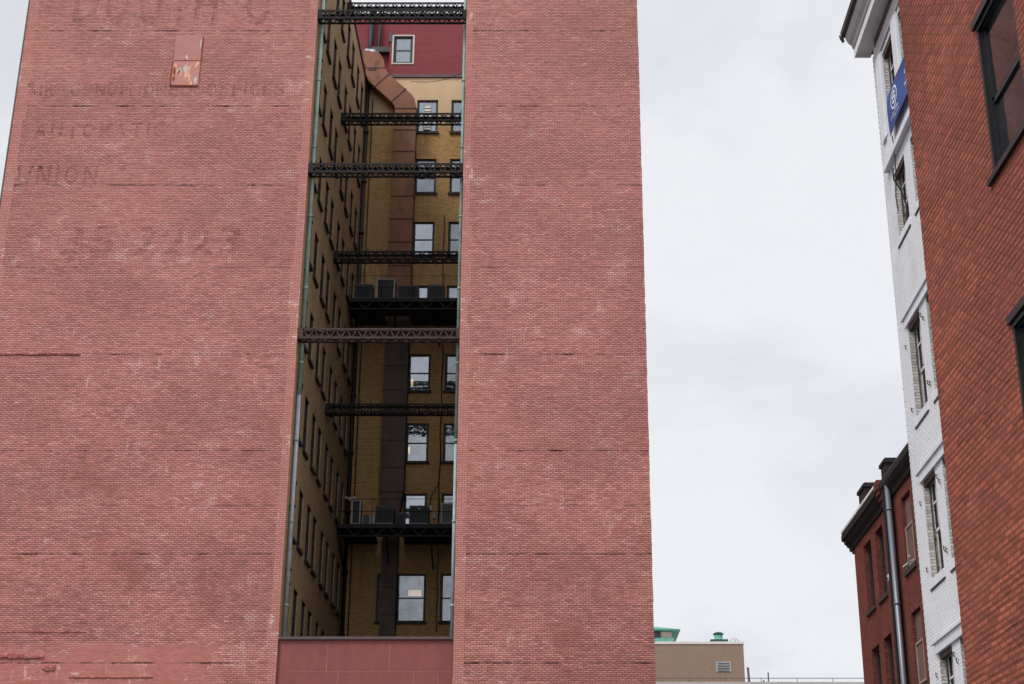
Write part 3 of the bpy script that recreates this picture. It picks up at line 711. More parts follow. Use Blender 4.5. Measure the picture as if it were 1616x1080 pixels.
# ------------------------------------------------------------------ duct on the rear wall
D = thing('exhaust_duct', 'rust brown sheet metal exhaust duct bending down the rear wall of the court', 'duct', (-7.2, 72.5, 13.0))
Y0, Y1 = 72.2, 72.96
m = MB()
m.prism([(-6.77, 42.24), (-7.88, 42.24), (-7.89, 42.39), (-8.07, 42.66), (-7.33, 43.45), (-6.98, 43.09), (-6.82, 42.79)], 'y', Y0, Y1); m.build('lower_elbow', M['duct'], D, bevel=0.02)
m = MB(); m.prism([(-8.07, 42.66), (-9.01, 43.6), (-8.27, 44.37), (-7.33, 43.45)], 'y', Y0, Y1); m.build('sloping_length', M['duct'], D)
m = MB(); m.prism([(-9.01, 43.6), (-9.36, 43.96), (-9.51, 44.27), (-9.52, 44.76), (-8.49, 44.76), (-8.38, 44.53), (-8.27, 44.37)], 'y', Y0, Y1); m.build('upper_elbow', M['duct'], D)
m = MB(); m.prism([(-9.50, 44.77), (-9.70, 45.3), (-9.74, 45.9), (-9.58, 45.99), (-9.27, 45.95), (-8.98, 45.82), (-8.74, 45.58), (-8.58, 45.25), (-8.51, 44.77)], 'y', Y0 + 0.02, Y1 - .05); m.build('cap', M['duct'], D)
m = MB(); random.seed(21)
for i in range(26):
    x = -9.5 + abs(random.gauss(0, .35)); z = 45.96 - (x + 9.35) ** 2 * .55 - abs(random.gauss(0, .09)) if x > -9.35 else 45.95
    if x > -8.75: continue
    s = random.uniform(.02, .07)
    m.prism([(x - s, z - s * .4), (x + s * .8, z - s * .6), (x + s, z + s * .2), (x - s * .2, z + s * .4)], 'y', Y0 + 0.016, Y0 + 0.021 - i * 1e-5)
m.prism([(-9.62, 45.975), (-9.6, 45.85), (-9.42, 45.88), (-9.25, 45.80), (-9.05, 45.82), (-9.27, 45.945)], 'y', Y0 + 0.012, Y0 + 0.022)
m.build('flaked_paint', M['flake'], D)
zs = [42.24, 40.94, 39.64, 38.3, 36.99, 35.66, 34.33, 33.0, 31.6, 30.24, 28.9, 27.5, 26.18, 24.85, 23.57, 22.17, 20.95]
m = MB(); m.box(-7.87, -6.72, Y0, Y1, 30.26, 42.235); m.build('upper_riser', M['duct'], D)
m = MB(); m.box(-7.87, -6.72, Y0, Y1, 20.95, 30.255); m.build('lower_riser', M['duct_grey'], D)
m = MB(); m.prism([(-7.87, 20.94), (-6.72, 20.94), (-6.86, 20.2), (-6.92, 17.4), (-6.9, 9.1), (-7.62, 9.1), (-7.64, 17.4), (-7.68, 20.2)], 'y', Y0 + 0.004, Y1 - 0.02); m.build('narrow_riser', M['duct_grey'], D)
m = MB()
for z in zs: m.box(-7.895, -6.70, Y0 - 0.025, Y1 - 0.01, z - 0.022, z + 0.022)
for z in (16.26, 14.96, 13.6): m.box(-7.65, -6.88, Y0 - 0.02, Y1 - 0.03, z - 0.02, z + 0.02)
m.bar((-8.09, Y0 - 0.01, 42.64), (-7.31, Y0 - 0.01, 43.47), 0.03, 0.045, (-1, 0, 1)); m.bar((-9.03, Y0 - 0.01, 43.58), (-8.25, Y0 - 0.01, 44.39), 0.03, 0.045, (-1, 0, 1))
m.box(-9.54, -8.47, Y0 - 0.02, Y1 - 0.06, 44.735, 44.775); m.box(-9.42, -8.95, Y0 - 0.015, Y0 + 0.03, 44.6, 44.69)
m.build('flange', M['seam_dark'], D)

# ------------------------------------------------------------------ pipes
def downpipe(name, label, pts_top, pts_low, zsplit, x, y, r, cols, ztop, zbot, group='downpipes at the front corners of the court'):
    T = thing(name, label, 'pipe', (x, y, zbot), group=group)
    m = MB(); m.tube([(x, y, zsplit + 0.002), (x, y, ztop)], r, 12); m.build('upper_pipe', M[cols[0]], T)
    m = MB(); m.tube([(x, y, zbot), (x, y, zsplit)], r * 1.02, 12); m.build('lower_pipe', M[cols[1]], T)
    m = MB(); z = zbot + 1.2
    while z < ztop - 0.5:
        m.tube([(x, y, z), (x, y, z + 0.10)], r * 1.32, 12); z += 3.2
    m.build('collar', M[cols[0]], T)
    m = MB(); z = zbot + 2.6
    while z < ztop - 0.5:
        m.box(x - r * 1.3, x + r * 1.3, y - 0.02, y + 0.22, z, z + 0.05); z += 2.45
    m.build('bracket', M['dark_pipe'], T)
    return T
downpipe('downpipe', 'pale green and grey downpipe at the left front corner of the court', 0, 0, 20.3, XL1 + 0.13, 56.32 + .24, 0.078, ('verdigris', 'grey_pipe'), 44.3, 10.8)
downpipe('downpipe', 'pale green downpipe at the right front corner of the court, grey below', 0, 0, 18.3, XR0 - 0.10, 56.6, 0.07, ('verdigris', 'grey_pipe'), 44.3, 10.8)
T = thing('downpipe', 'dark downpipe in the rear left corner of the court beside the rear wall', 'pipe', (-9.42, 72.75, 9.0))
m = MB(); m.tube([(-9.42, 72.7, 9.0), (-9.42, 72.7, 44.0)], 0.10, 10); m.build('pipe', M['dark_pipe'], T)
m = MB(); m.tube([(-9.16, 72.85, 9.0), (-9.16, 72.85, 43.2)], 0.03, 8); m.build('conduit', M['dark_pipe'], T)
m = MB()
for i in range(11): m.tube([(-9.42, 72.7, 11 + i * 3.0), (-9.42, 72.7, 11.16 + i * 3.0)], 0.145, 10)
m.build('collar', M['dark_pipe'], T)

def cable(label, pts, r=0.014, name='cable', group='cables on the rear wall of the court'):
    m = MB(); m.tube(pts, r, 6); return tag(m.build(name, M['cable']), label, 'cable', group)
def sag(p, q, s, n=12):
    p = Vector(p); q = Vector(q)
    return [tuple(p.lerp(q, i / n) - Vector((0, 0, s * 4 * (i / n) * (1 - i / n)))) for i in range(n + 1)]
cable('thin cable sagging across the cream band from the duct bend to the right downpipe', sag((-7.1, 72.15, 43.9), (-4.2, 72.4, 44.62), 0.28), 0.014)
cable('dark cable hanging down the rear wall between the two window columns below the upper platform', [(-5.03 + 0.03 * math.sin(i * 1.3), 72.9, 28.9 - i * 0.55) for i in range(18)], 0.028)
cable('thin dark cable down the rear wall above the upper platform', [(-5.13 + 0.02 * math.sin(i), 72.93, 36.2 - i * 0.5) for i in range(12)], 0.022)
cable('kinked cable looping to the small wall boxes above the lower platform', [(-5.02, 72.88, 21.6), (-5.2, 72.86, 21.3), (-5.42, 72.84, 20.9), (-5.45, 72.85, 20.35)], 0.02)
cable('cable hanging below the lower platform toward the bottom windows', [(-5.0 + 0.02 * math.sin(i * 1.7), 72.92, 18.3 - i * 0.5) for i in range(9)], 0.02)

# ------------------------------------------------------------------ machine platforms and the machines on them
def platform(z, label):
    T = thing('equipment_platform', label, 'platform', (-6.4, 71.0, z), group='machine platforms in the court')
    x0, x1, y0, y1 = XL1 + 0.02, XR0 - 0.02, 69.85, 72.96
    m = MB()
    m.box(x0, x1, y0, y0 + 0.09, z - 0.20, z - 0.16).box(x0, x1, y0 + 0.0, y0 + 0.02, z - 0.16, z).box(x0, -7.94, y1 - 0.09, y1, z - 0.2, z - 0.04).box(-6.66, x1, y1 - 0.09, y1, z - 0.2, z - 0.04)
    for i in range(7):
        x = x0 + 0.1 + (x1 - x0 - 0.2) * i / 6; m.box(x - 0.05, x + 0.05, y0 + 0.09, (72.1 if -8.0 < x < -6.6 else y1 - 0.09), z - 0.18, z - 0.05)
    m.build('frame', M['black_iron'], T)
    m = MB(); n = 26
    for i in range(n):
        y = y0 + 0.1 + (y1 - y0 - 0.2) * i / (n - 1)
        for a, b in ([(x0 + 0.05, x1 - 0.05)] if y < 72.1 else [(x0 + 0.05, -7.95), (-6.65, x1 - 0.05)]): m.box(a, b, y - 0.041, y + 0.041, z - 0.05, z - 0.004)
    for i in range(26):
        x = x0 + 0.15 + (x1 - x0 - 0.3) * i / 25; m.box(x - 0.012, x + 0.012, y0 + 0.08, (72.1 if -8.0 < x < -6.6 else y1 - 0.08), z - 0.056, z - 0.051)
    m.build('grating', M['black_iron'], T)
    m = MB()
    for i in range(6):
        x = x0 + 0.5 + i * 1.0; m.bar((x, y0 + 0.06, z - 0.2), (x + 0.35, y0 + .06, z - 0.55), 0.05, 0.05); m.bar((x + .7, y0 + 0.06, z - 0.2), (x + 0.35, y0 + .06, z - 0.55), 0.05, 0.05)
    for x in (x0 + 0.06, x1 - 0.06, -7.3, -5.2):
        m.bar((x, y0 + 0.1, z - 0.22), (x, 72.6, z - 1.5), 0.07, 0.07)
    m.box(x0, x1, y0 + 0.02, y0 + 0.10, z - 0.60, z - 0.54)
    m.build('brace', M['black_iron'], T)
    m = MB()
    for i in range(5):
        x = x0 + 0.06 + (x1 - x0 - 0.12) * i / 4; m.tube([(x, y0 + 0.03, z), (x, y0 + 0.03, z + 1.2)], 0.014, 6)
    for zz in (0.6, 1.2): m.tube([(x0, y0 + 0.03, z + zz), (x1, y0 + .03, z + zz)], 0.014, 6)
    m.build('railing', M['black_iron'], T)
    return T
ZU, ZL = 30.17, 18.72
platform(ZU, 'black iron grating platform carrying four condenser units, upper of the two in the court')
platform(ZL, 'black iron grating platform carrying mixed machines, lower of the two in the court')
def unit(label, x0, x1, z0, z1, y0=70.05, d=0.75, body='ac', slat='ac_slat', style='slats', lip='ac_light', name='condenser_unit', group=None, badge=False):
    T = thing(name, label, 'air conditioner', ((x0 + x1) / 2, y0 + d / 2, z0), group=group or 'condenser units on the platforms')
    z0b = z0 + 0.05
    m = MB(); m.box(x0, x1, y0, y0 + d, z0b, z1); m.build('casing', M[body], T, bevel=0.03)
    m = MB(); w = x1 - x0; h = z1 - z0b
    if style == 'slats':
        n = max(5, int(h / 0.055))
        for i in range(n):
            z = z0b + 0.06 + (h - 0.14) * i / n; m.box(x0 + 0.06, x1 - 0.06, y0 - 0.014, y0 - 0.001, z, z + (h - 0.14) / n * 0.6)
    else:
        n = int(w / 0.06); k = int(h / 0.06)
        for i in range(n + 1): x = x0 + 0.1 + (w - 0.2) * i / n; m.box(x - 0.008, x + 0.008, y0 - 0.012, y0 - 0.001, z0b + 0.06, z1 - 0.07)
        for i in range(k + 1): z = z0b + 0.06 + (h - 0.13) * i / k; m.box(x0 + 0.1, x1 - 0.1, y0 - 0.019, y0 - 0.013, z - 0.008, z + 0.008)
    m.build('grille', M[slat], T)
    m = MB(); m.box(x0 + 0.02, x1 - 0.02, y0 - 0.018, y0 - 0.002, z0b + 0.004, z0b + 0.035)
    if style == 'mesh':
        m.box(x0, x0 + 0.07, y0 - 0.02, y0 - 0.002, z0b + .04, z1).box(x1 - 0.07, x1, y0 - 0.02, y0 - 0.002, z0b + .04, z1).box(x0 + 0.07, x1 - 0.07, y0 - 0.02, y0 - 0.002, z1 - 0.05, z1)
    m.build('trim', M[lip], T)
    m = MB()
    for x in (x0 + 0.08, x1 - 0.14):
        m.box(x, x + 0.06, y0 + 0.04, y0 + d - 0.04, z0 + 0.001, z0b - 0.001)
    m.build('foot', M['black_iron'], T)
    m = MB(); m.tube([((x0 + x1) / 2, y0 + d / 2, z1 + 0.001), ((x0 + x1) / 2, y0 + d / 2, z1 + 0.03)], min(w, d) * 0.36, 20); m.build('fan_guard', M[slat], T)
    if badge:
        m = MB(); m.box((x0 + x1) / 2 - 0.05, (x0 + x1) / 2 + 0.05, y0 - 0.02, y0 - 0.0145, z1 - 0.19, z1 - 0.16); m.build('badge', M['flake'], T)
    return T
unit('charcoal condenser unit at the left end of the upper court platform', -9.25, -8.38, ZU, 31.02, badge=True)
unit('taller condenser unit with mesh front and pale frame on the upper court platform', -8.2, -7.27, ZU, 31.28, style='mesh', slat='ac_olive', body='ac')
unit('wide charcoal condenser unit in front of the duct on the upper court platform', -7.12, -6.11, ZU, 30.95)
unit('charcoal condenser unit between the two window columns on the upper court platform', -5.68, -4.84, ZU, 30.98)
unit('narrow upright condenser with pale side edges at the left end of the lower court platform', -8.92, -8.47, ZL, 19.92, style='mesh', slat='ac_slat', body='ac', d=0.5)
unit('dark green condenser unit under the duct taper on the lower court platform', -7.78, -6.93, ZL, 19.64, body='ac_green')
unit('short dark condenser tucked behind the green one on the lower court platform', -6.88, -6.43, ZL, 19.4, y0=70.35, d=0.45)
unit('dark green condenser unit with pale badge in front of the rear window, lower court platform', -6.2, -5.29, ZL, 19.66, body='ac_green', badge=True)
unit('tall pale sided condenser at the right end of the lower court platform', -4.72, -3.85, ZL, 19.8, body='ac_light', slat='ac_slat')
def cabinet(name, label, x0, x1, y0, y1, z0, z1, mat, cat='box'):
    T = thing(name, label, cat, ((x0 + x1) / 2, (y0 + y1) / 2, z0))
    m = MB(); m.box(x0, x1, y0, y1, z0, z1); m.build('case', M[mat], T, bevel=0.012)
    m = MB(); m.box(x0 + 0.02, x1 - 0.02, y0 - 0.012, y0 - 0.001, z0 + 0.02, z1 - 0.02); m.build('cover', M[mat], T, bevel=0.004)
    m = MB(); m.box(x1 - 0.05, x1 - 0.035, y0 - 0.02, y0 - 0.0125, (z0 + z1) / 2 - 0.03, (z0 + z1) / 2 + 0.03); m.build('latch', M['gutter'], T)
cabinet('control_box', 'small dark box beside the narrow condenser on the lower court platform', -8.36, -8.13, 70.2, 70.5, ZL, 19.24, 'ac')
cabinet('control_box', 'small grey box between the dark box and the green condenser, lower court platform', -8.10, -7.81, 70.2, 70.5, ZL, 19.22, 'ac_light')
cabinet('junction_box', 'pale junction box on the rear wall, upper of the pair above the lower platform', -5.52, -5.36, 72.85, 72.99, 20.2, 20.45, 'white_box')
cabinet('junction_box', 'pale junction box on the rear wall, lower right of the pair above the lower platform', -5.31, -5.12, 72.87, 72.99, 19.8, 20.06, 'ac_light')
T = thing('security_light', 'small white twin headed security light in the rear left corner of the court', 'light', (-9.3, 72.4, 20.6))
m = MB(); m.tube([(-9.55, 72.4, 20.70), (-9.05, 72.4, 20.70)], 0.03, 8); m.box(-9.37, -9.23, 72.33, 72.47, 20.56, 20.67); m.build('bracket', M['white_box'], T)
for x in (-9.5, -9.1):
    m = MB(); m.tube([(x, 72.4, 20.70), (x + .02, 72.28, 20.66), (x + .03, 72.2, 20.64)], [0.03, 0.05, 0.075], 10); m.build('lamp_head', M['white_box'], T)

# ------------------------------------------------------------------ red brick building on the right
ANG = R(1.2)
RB = thing('brick_building', 'near red brick building with black sash windows cut off by the right edge', 'building', (4.57, 16.75, 0.0), ANG)
LW = lambda u, d, z: (d, u, z)       # local frame of the visible wall (faces -x), u runs away from the camera
def rel(mb): return mb
hr = [(-3.85, 7.42, 1.15, 1.77), (-3.85, 3.93, 1.15, 1.86), (-3.85, 0.5, 1.15, 1.86), (-3.85, 10.75, 1.15, 1.86), (-6.8, 7.42, 1.15, 1.77), (-6.8, 3.93, 1.15, 1.86), (-6.8, .5, 1.15, 1.86)]
m = MB(); wall(m, LW, -12.0, 0.0, GZ, 13.2, hr, 0.12)
m.build('wall', M['red'], RB, loc=(0, 0, 0), recalc=False)
m = MB(); m.poly([(0, 0, GZ), (9, 0, GZ), (9, 0, 13.2), (0, 0, 13.2)]); m.poly([(9, 0, GZ), (9, -12, GZ), (9, -12, 13.2), (9, 0, 13.2)])
m.poly([(0, -12, GZ), (9, -12, GZ), (9, -12, 13.2), (0, -12, 13.2)]); m.poly([(0, 0, 13.2), (9, 0, 13.2), (9, -12, 13.2), (0, -12, 13.2)])
m.build('rear_wall', M['red'], RB, loc=(0, 0, 0))
# alternate corner bricks stand a few millimetres proud, so the arris is toothed
m = MB(); random.seed(9); z = -1.5; i = 0
while z < 13.0:
    ln = 0.2 if i % 2 else 0.098; pr = random.uniform(0.001, 0.003); py = random.uniform(0.001, 0.007)
    if random.random() < 0.86: m.box(-pr, ln * .45, -ln, py, z + 0.005, z + 0.0625)
    z += 0.0677; i += 1
m.build('corner_brick', M['red'], RB, loc=(0, 0, 0))
for k, (u, z, w, h) in enumerate(hr):
    o = window(RB, (0.0, u + w, z), R(-90), w, h, r=0.032, fw=0.075, frame='frame_black', sash='frame_black', gl='glass_clear', sill=None, split=0.47)
    s = MB(); s.box(-0.10, w + 0.10, -0.045, -0.003, -0.065, -0.002); s.box(0.004, w - 0.004, -0.003, 0.03, 0.002, 0.03); s.build('sill', M['frame_black'], o, loc=(0, 0, 0))
    s = MB(); s.box(0.004, 0.05, 0.004, 0.031, 0.031, h - 0.056); s.box(w - 0.05, w - 0.004, 0.004, 0.031, 0.031, h - 0.056)
    s.box(-0.05, w + 0.05, -0.035, -0.003, h - 0.002, h + 0.085); s.box(0.004, w - .004, -0.003, 0.031, h - 0.055, h - 0.0041)
    s.build('brick_mould', M['frame_black'], o, loc=(0, 0, 0))
    # curtain and room behind the glass
    s = MB(); n = 26
    for q in range(n):
        a = 0.12 + (w - 0.2) * q / n; b = 0.12 + (w - 0.2) * (q + 1) / n
        ya = 0.42 + 0.05 * math.sin(q * 1.15); yb = 0.42 + 0.05 * math.sin((q + 1) * 1.15)
        s.poly([(a, ya, 0.45), (b, yb, 0.45), (b, yb, h - 0.3), (a, ya, h - 0.3)], True)
    s.build('curtain', M['curtain'], o, loc=(0, 0, 0), recalc=False)
    s = MB(); ya, yb = 0.14, 2.2
    s.poly([(-.6, yb, -.8), (w + .6, yb, -.8), (w + .6, yb, h + .3), (-.6, yb, h + .3)]); s.poly([(-.6, ya, h + .3), (w + .6, ya, h + .3), (w + .6, yb, h + .3), (-.6, yb, h + .3)])
    s.poly([(-.6, ya, -.8), (-.6, yb, -.8), (-.6, yb, h + .3), (-.6, ya, h + .3)]); s.poly([(w + .6, ya, -.8), (w + .6, yb, -.8), (w + .6, yb, h + .3), (w + .6, ya, h + .3)]); s.poly([(-.6, ya, -.8), (w + .6, ya, -.8), (w + .6, yb, -.8), (-.6, yb, -.8)])
    s.build('room', M['interior'], o, loc=(0, 0, 0), recalc=False)

# ------------------------------------------------------------------ white painted brick building
XW = 7.7
WB = thing('brick_building', 'white painted brick building with a deep pale cornice behind the near red one', 'building', (XW, 26.0, 0.0))
wd = WEST(XW)
hw = []
cols_w = [(29.03, 1.0), (27.43, 1.0), (25.83, 1.0), (24.23, 1.0)]
rows_w = [(18.95, 2.05), (15.88, 1.52), (12.3, 2.03), (8.9, 2.0), (5.45, 2.0), (2.0, 2.0)]
for (hz, hh) in rows_w:
    for (u, w) in cols_w: hw.append((u, hz - hh, w, hh))
m = MB(); wall(m, wd, 20.0, 30.82, GZ, 19.62, hw, 0.0); m.build('wall', M['white_brick'], WB, recalc=False)
m = MB()
for (a, b, w, h) in hw:
    for p, q in (((a, b), (a, b + h)), ((a + w, b), (a + w, b + h)), ((a, b), (a + w, b)), ((a, b + h), (a + w, b + h))):
        m.poly([wd(p[0], 0.001, p[1]), wd(q[0], 0.001, q[1]), wd(q[0], 0.3, q[1]), wd(p[0], 0.3, p[1])])
m.build('window_reveal', M['white_worn'], WB, recalc=False)
m = MB(); m.poly([(XW, 30.82, GZ), (XW + 0.05, 30.82, GZ), (XW + 0.05, 30.82, 19.6), (XW, 30.82, 19.6)])
z = GZ; i = 0
while z < 19.5:
    m.box(XW + 0.03 + 0.006 * (i % 2), XW + 0.6, 30.821, 31.05 + 0.002 * (i % 2), z, z + 0.0665); m.box(XW + 0.04, XW + .59, 30.8215, 31.047, z + 0.0666, z + 0.0676); z += 0.0677; i += 1
m.build('corner_brick', M['white_brick'], WB)
m = MB(); m.poly([(XW + .4, 31.04, GZ), (17, 31.04, GZ), (17, 31.04, 19.6), (XW + .4, 31.04, 19.6)]); m.poly([(XW, 20, GZ), (17, 20, GZ), (17, 20, 19.6), (XW, 20, 19.6)])
m.poly([(17, 20, GZ), (17, 31.04, GZ), (17, 31.04, 19.6), (17, 20, 19.6)]); m.build('rear_wall', M['white_brick'], WB)
m = MB(); m.poly([(XW, 20, 19.6), (17, 20, 19.6), (17, 31.04, 19.6), (XW, 31.04, 19.6)]); m.build('roof', M['roofing'], WB)
# cornice: soffit, fascia, moulding and gutter, carried past the corner
m = MB(); m.prism([(XW + 0.02, 19.60), (XW - 0.36, 19.60), (XW - 0.36, 19.80), (XW - 0.31, 19.81), (XW - 0.31, 20.2), (XW + 0.02, 20.2)], 'y', 20, 31.18); m.build('cornice', M['cornice'], WB)
m = MB(); m.prism([(XW - 0.311, 19.82), (XW - 0.38, 19.85), (XW - 0.40, 19.93), (XW - 0.47, 20.0), (XW - 0.52, 20.1), (XW - 0.54, 20.16), (XW - 0.311, 20.16)], 'y', 20, 31.2); m.build('cornice_moulding', M['cornice_grey'], WB)
m = MB(); m.prism([(XW - 0.53, 20.165), (XW - 0.62, 20.2), (XW - 0.64, 20.3), (XW - 0.60, 20.34), (XW - 0.3, 20.34), (XW - 0.3, 20.165)], 'y', 20, 31.22)
m.tube([(XW - 0.62, 31.225, 20.25), (XW - 0.60, 31.26, 20.17), (XW - 0.57, 31.26, 20.08)], [0.06, 0.05, 0.03], 8); m.build('gutter', M['gutter'], WB)
m = MB(); m.box(XW - 0.05, XW - 0.002, 20, 30.45, 19.42, 19.595); m.build('frieze_board', M['gutter'], WB)
m = MB(); m.box(XW - 0.04, XW - 0.002, 20, 30.4, 19.08, 19.415); m.build('frieze', M['cornice_grey'], WB)
m = MB()
for u, w in cols_w:
    m.box(XW - 0.035, XW - 0.002, u + w + 0.02, u + w + 0.56, 16.95, 19.07); m.box(XW - 0.055, XW - 0.0355, u + w + 0.14, u + w + 0.44, 16.95, 19.065)
m.build('pilaster', M['white_trim'], WB)
m = MB(); m.box(XW - 0.03, XW - 0.002, 20, 30.42, 16.30, 16.75); m.box(XW - 0.12, XW - 0.002, 20, 30.40, 16.14, 16.29); m.build('band', M['white_trim'], WB)
for (hz, hh) in rows_w[1:]:
    m = MB()
    lo = 15.93 if hz > 15 else hz + 0.005
    m.box(XW - 0.05, XW - 0.002, 20.0, 30.14, lo, hz + 0.2); m.box(XW - 0.09, XW - 0.002, 20.0, 30.28, hz + 0.201, hz + 0.265)
    if hz < 15: m.build('lintel', M['white_trim'], WB)
protoW = {}
for j, (hz, hh) in enumerate(rows_w):
    for i, (u, w) in enumerate(cols_w):
        key = round(hh, 2)
        if key not in protoW:
            o = window(WB, (0, u + w - 26.0, hz - hh), R(-90), w, hh, r=0.11, fw=0.09, frame='worn_frame', sash='worn_white_sash', gl='glass_clear', sill=None, split=0.48)
            s = MB(); s.box(-0.14, w + 0.06, -0.03, -0.002, -0.17, -0.002); s.build('sill', M['white_trim'], o, loc=(0, 0, 0))
            s = MB(); s.box(-0.11, w + 0.03, -0.018, -0.002, -0.205, -0.172); s.build('sill_gap', M['gutter'], o, loc=(0, 0, 0))
            s = MB(); s.box(0.09, 0.13, 0.095, 0.109, 0.1, hh - .1); s.box(0.005, w - 0.005, 0.02, 0.094, hh - 0.10, hh - 0.004); s.build('head_board', M['bare_wood'], o, loc=(0, 0, 0))
            s = MB(); s.box(0.46, 0.49, 0.12, 0.138, hh * .5, hh - .1); s.box(0.14, 0.86, 0.12, 0.137, hh * .74, hh * .76); s.build('glazing_bar', M['worn_white_sash'], o, loc=(0, 0, 0))
            protoW[key] = o
        else:
            o = copy_tree(protoW[key], WB); o.location = (0, u + w - 26.0, hz - hh)
        if 3 < hz < 14 and i < 2:
            for (du, dz) in ((w + 0.22, hh - 0.35), (w + 0.2, 0.28), (-0.2, hh - 0.2), (-0.25, 0.35)):
                h_ = MB(); yy = u + du
                h_.tube([(XW - 0.004, yy, hz - hh + dz), (XW - 0.035, yy + .02, hz - hh + dz + .03), (XW - 0.04, yy - .01, hz - hh + dz - .05), (XW - 0.02, yy - .03, hz - hh + dz - .09)], [0.009, 0.013, 0.012, 0.006], 6)
                h_.build('shutter_hook', M['hook'], WB)

# banner hung on the white front
T = thing('banner', 'blue vinyl banner with white round emblem hung on the white brick front', 'banner', (7.55, 28.0, 16.6))
nU, nV = 24, 8
def bx(u, v):   # u along (0 far, 1 near), v up
    return 7.565 - 0.035 * math.sin(u * 7.0 + v * 1.3) * math.sin(math.pi * v) - 0.02 * math.sin(u * 3.1)
def bz(u, v): return 16.57 + 0.01 * math.sin(u * 8) + v * (0.88 + 0.02 * math.sin(u * 5 + 1)) + (0.05 * (1 - u) ** 8 * (-1 if v < .5 else 0))
m = MB()
for s_, off in ((1, 0.0), (-1, 0.006)):
    n0 = len(m.v)
    for j in range(nV + 1):
        for i in range(nU + 1): m.v.append((bx(i / nU, j / nV) + off, 29.45 - 3.2 * i / nU, bz(i / nU, j / nV)))
    for j in range(nV):
        for i in range(nU):
            a = n0 + j * (nU + 1) + i; q = (a, a + 1, a + nU + 2, a + nU + 1); m.f.append(q if s_ > 0 else q[::-1]); m.sm.append(True)
m.build('sheet', M['banner'], T)
def onb(mb, pts):     # flat print on the banner, pts = (distance from far end in m, height in m)
    mb.poly([(bx(a / 3.2, b / 0.88) - 0.006, 29.45 - a, 16.57 + b) for a, b in pts])
m = MB(); cx, cz, ro, ri = 0.72, 0.52, 0.26, 0.215; n = 36
for i in range(n):
    a, b = 2 * math.pi * i / n, 2 * math.pi * (i + 1) / n
    onb(m, [(cx + ro * math.cos(a), cz + ro * math.sin(a)), (cx + ro * math.cos(b), cz + ro * math.sin(b)), (cx + ri * math.cos(b), cz + ri * math.sin(b)), (cx + ri * math.cos(a), cz + ri * math.sin(a))])
for i in range(22):      # the two hooked strokes inside the ring
    for ph_, sg in ((0.6, 1), (0.6 + math.pi, 1)):
        a, b = ph_ + 2.3 * i / 22, ph_ + 2.3 * (i + 1) / 22
        onb(m, [(cx + .15 * math.cos(a), cz + .15 * math.sin(a)), (cx + .15 * math.cos(b), cz + .15 * math.sin(b)), (cx + .09 * math.cos(b), cz + .09 * math.sin(b)), (cx + .09 * math.cos(a), cz + .09 * math.sin(a))])
onb(m, [(cx - .12, cz - .02), (cx + .12, cz - .02), (cx + .12, cz + .03), (cx - .12, cz + .03)])
m.build('emblem', M['ink'], T, recalc=False)
m = MB(); random.seed(4)
def script(x, z, n, h):
    for i in range(n):
        w = random.uniform(.03, .055); hh = h * random.choice([.6, .6, 1.0, .65])
        k = random.randint(0, 2)
        onb(m, [(x, z), (x + w * .4, z), (x + w * .4, z + hh), (x, z + hh)])
        if k: onb(m, [(x + w * .4, z), (x + w, z), (x + w, z + hh * .25), (x + w * .4, z + hh * .25)])
        if k != 1: onb(m, [(x + w * .4, z + hh * .4), (x + w, z + hh * .4), (x + w, z + hh * .65), (x + w * .4, z + hh * .65)])
        x += w + 0.022
script(0.28, 0.17, 12, 0.085); script(0.55, 0.09, 8, 0.05); script(1.55, 0.28, 12, 0.16); script(1.6, 0.55, 10, 0.14)
m.build('print', M['ink'], T, recalc=False)
m = MB(); m.tube([(7.6, 29.46, 16.56), (7.64, 29.5, 16.3), (7.63, 29.55, 15.6), (7.62, 29.7, 15.2), (7.66, 29.75, 14.9)], 0.012, 6); m.tube([(7.57, 29.45, 17.4), (7.66, 29.52, 17.44)], 0.012, 6); m.build('cord', M['cable'], T)
cable('black cable dangling across the white window surround below the blue banner', [(7.62, 29.72, 15.9), (7.6, 29.66, 15.6), (7.72, 29.6, 15.3), (7.78, 29.5, 14.9), (7.74, 29.42, 14.6), (7.73, 29.4, 14.35)], 0.018, group='cable below the banner')

# ------------------------------------------------------------------ dark red brick rowhouses behind
XD = 10.4
DB = thing('brick_building', 'dark red brick rowhouse with black cornice and chimneys behind the white building', 'building', (XD, 45.0, 0.0))
wdd = WEST(XD)
cols_d = [(47.67, 1.15), (45.88, 1.1), (44.28, 0.95), (42.1, 1.14), (40.2, 1.1), (38.4, 1.1)]
rows_d = [(12.3, 2.12), (8.97, 2.1), (5.64, 2.1)]
hd = [(u, hz - hh, w, hh) for hz, hh in rows_d for u, w in cols_d]
m = MB(); wall(m, wdd, 34.0, 50.3, GZ, 13.1, hd, 0.18); m.build('wall', M['dark_red'], DB, recalc=False)
m = MB(); m.poly([(XD, 50.3, GZ), (20, 50.3, GZ), (20, 50.3, 13.1), (XD, 50.3, 13.1)]); m.poly([(XD, 34, GZ), (20, 34, GZ), (20, 34, 13.1), (XD, 34, 13.1)]); m.poly([(20, 34, GZ), (20, 50.3, GZ), (20, 50.3, 13.1), (20, 34, 13.1)])
m.build('rear_wall', M['dark_red'], DB)
m = MB(); m.poly([(XD, 34, 13.1), (XD, 50.3, 13.1), (16, 50.3, 16.2), (16, 34, 16.2)]); m.poly([(20, 34, 13.1), (20, 50.3, 13.1), (16, 50.3, 16.2), (16, 34, 16.2)]); m.build('roof', M['dk_cornice'], DB)
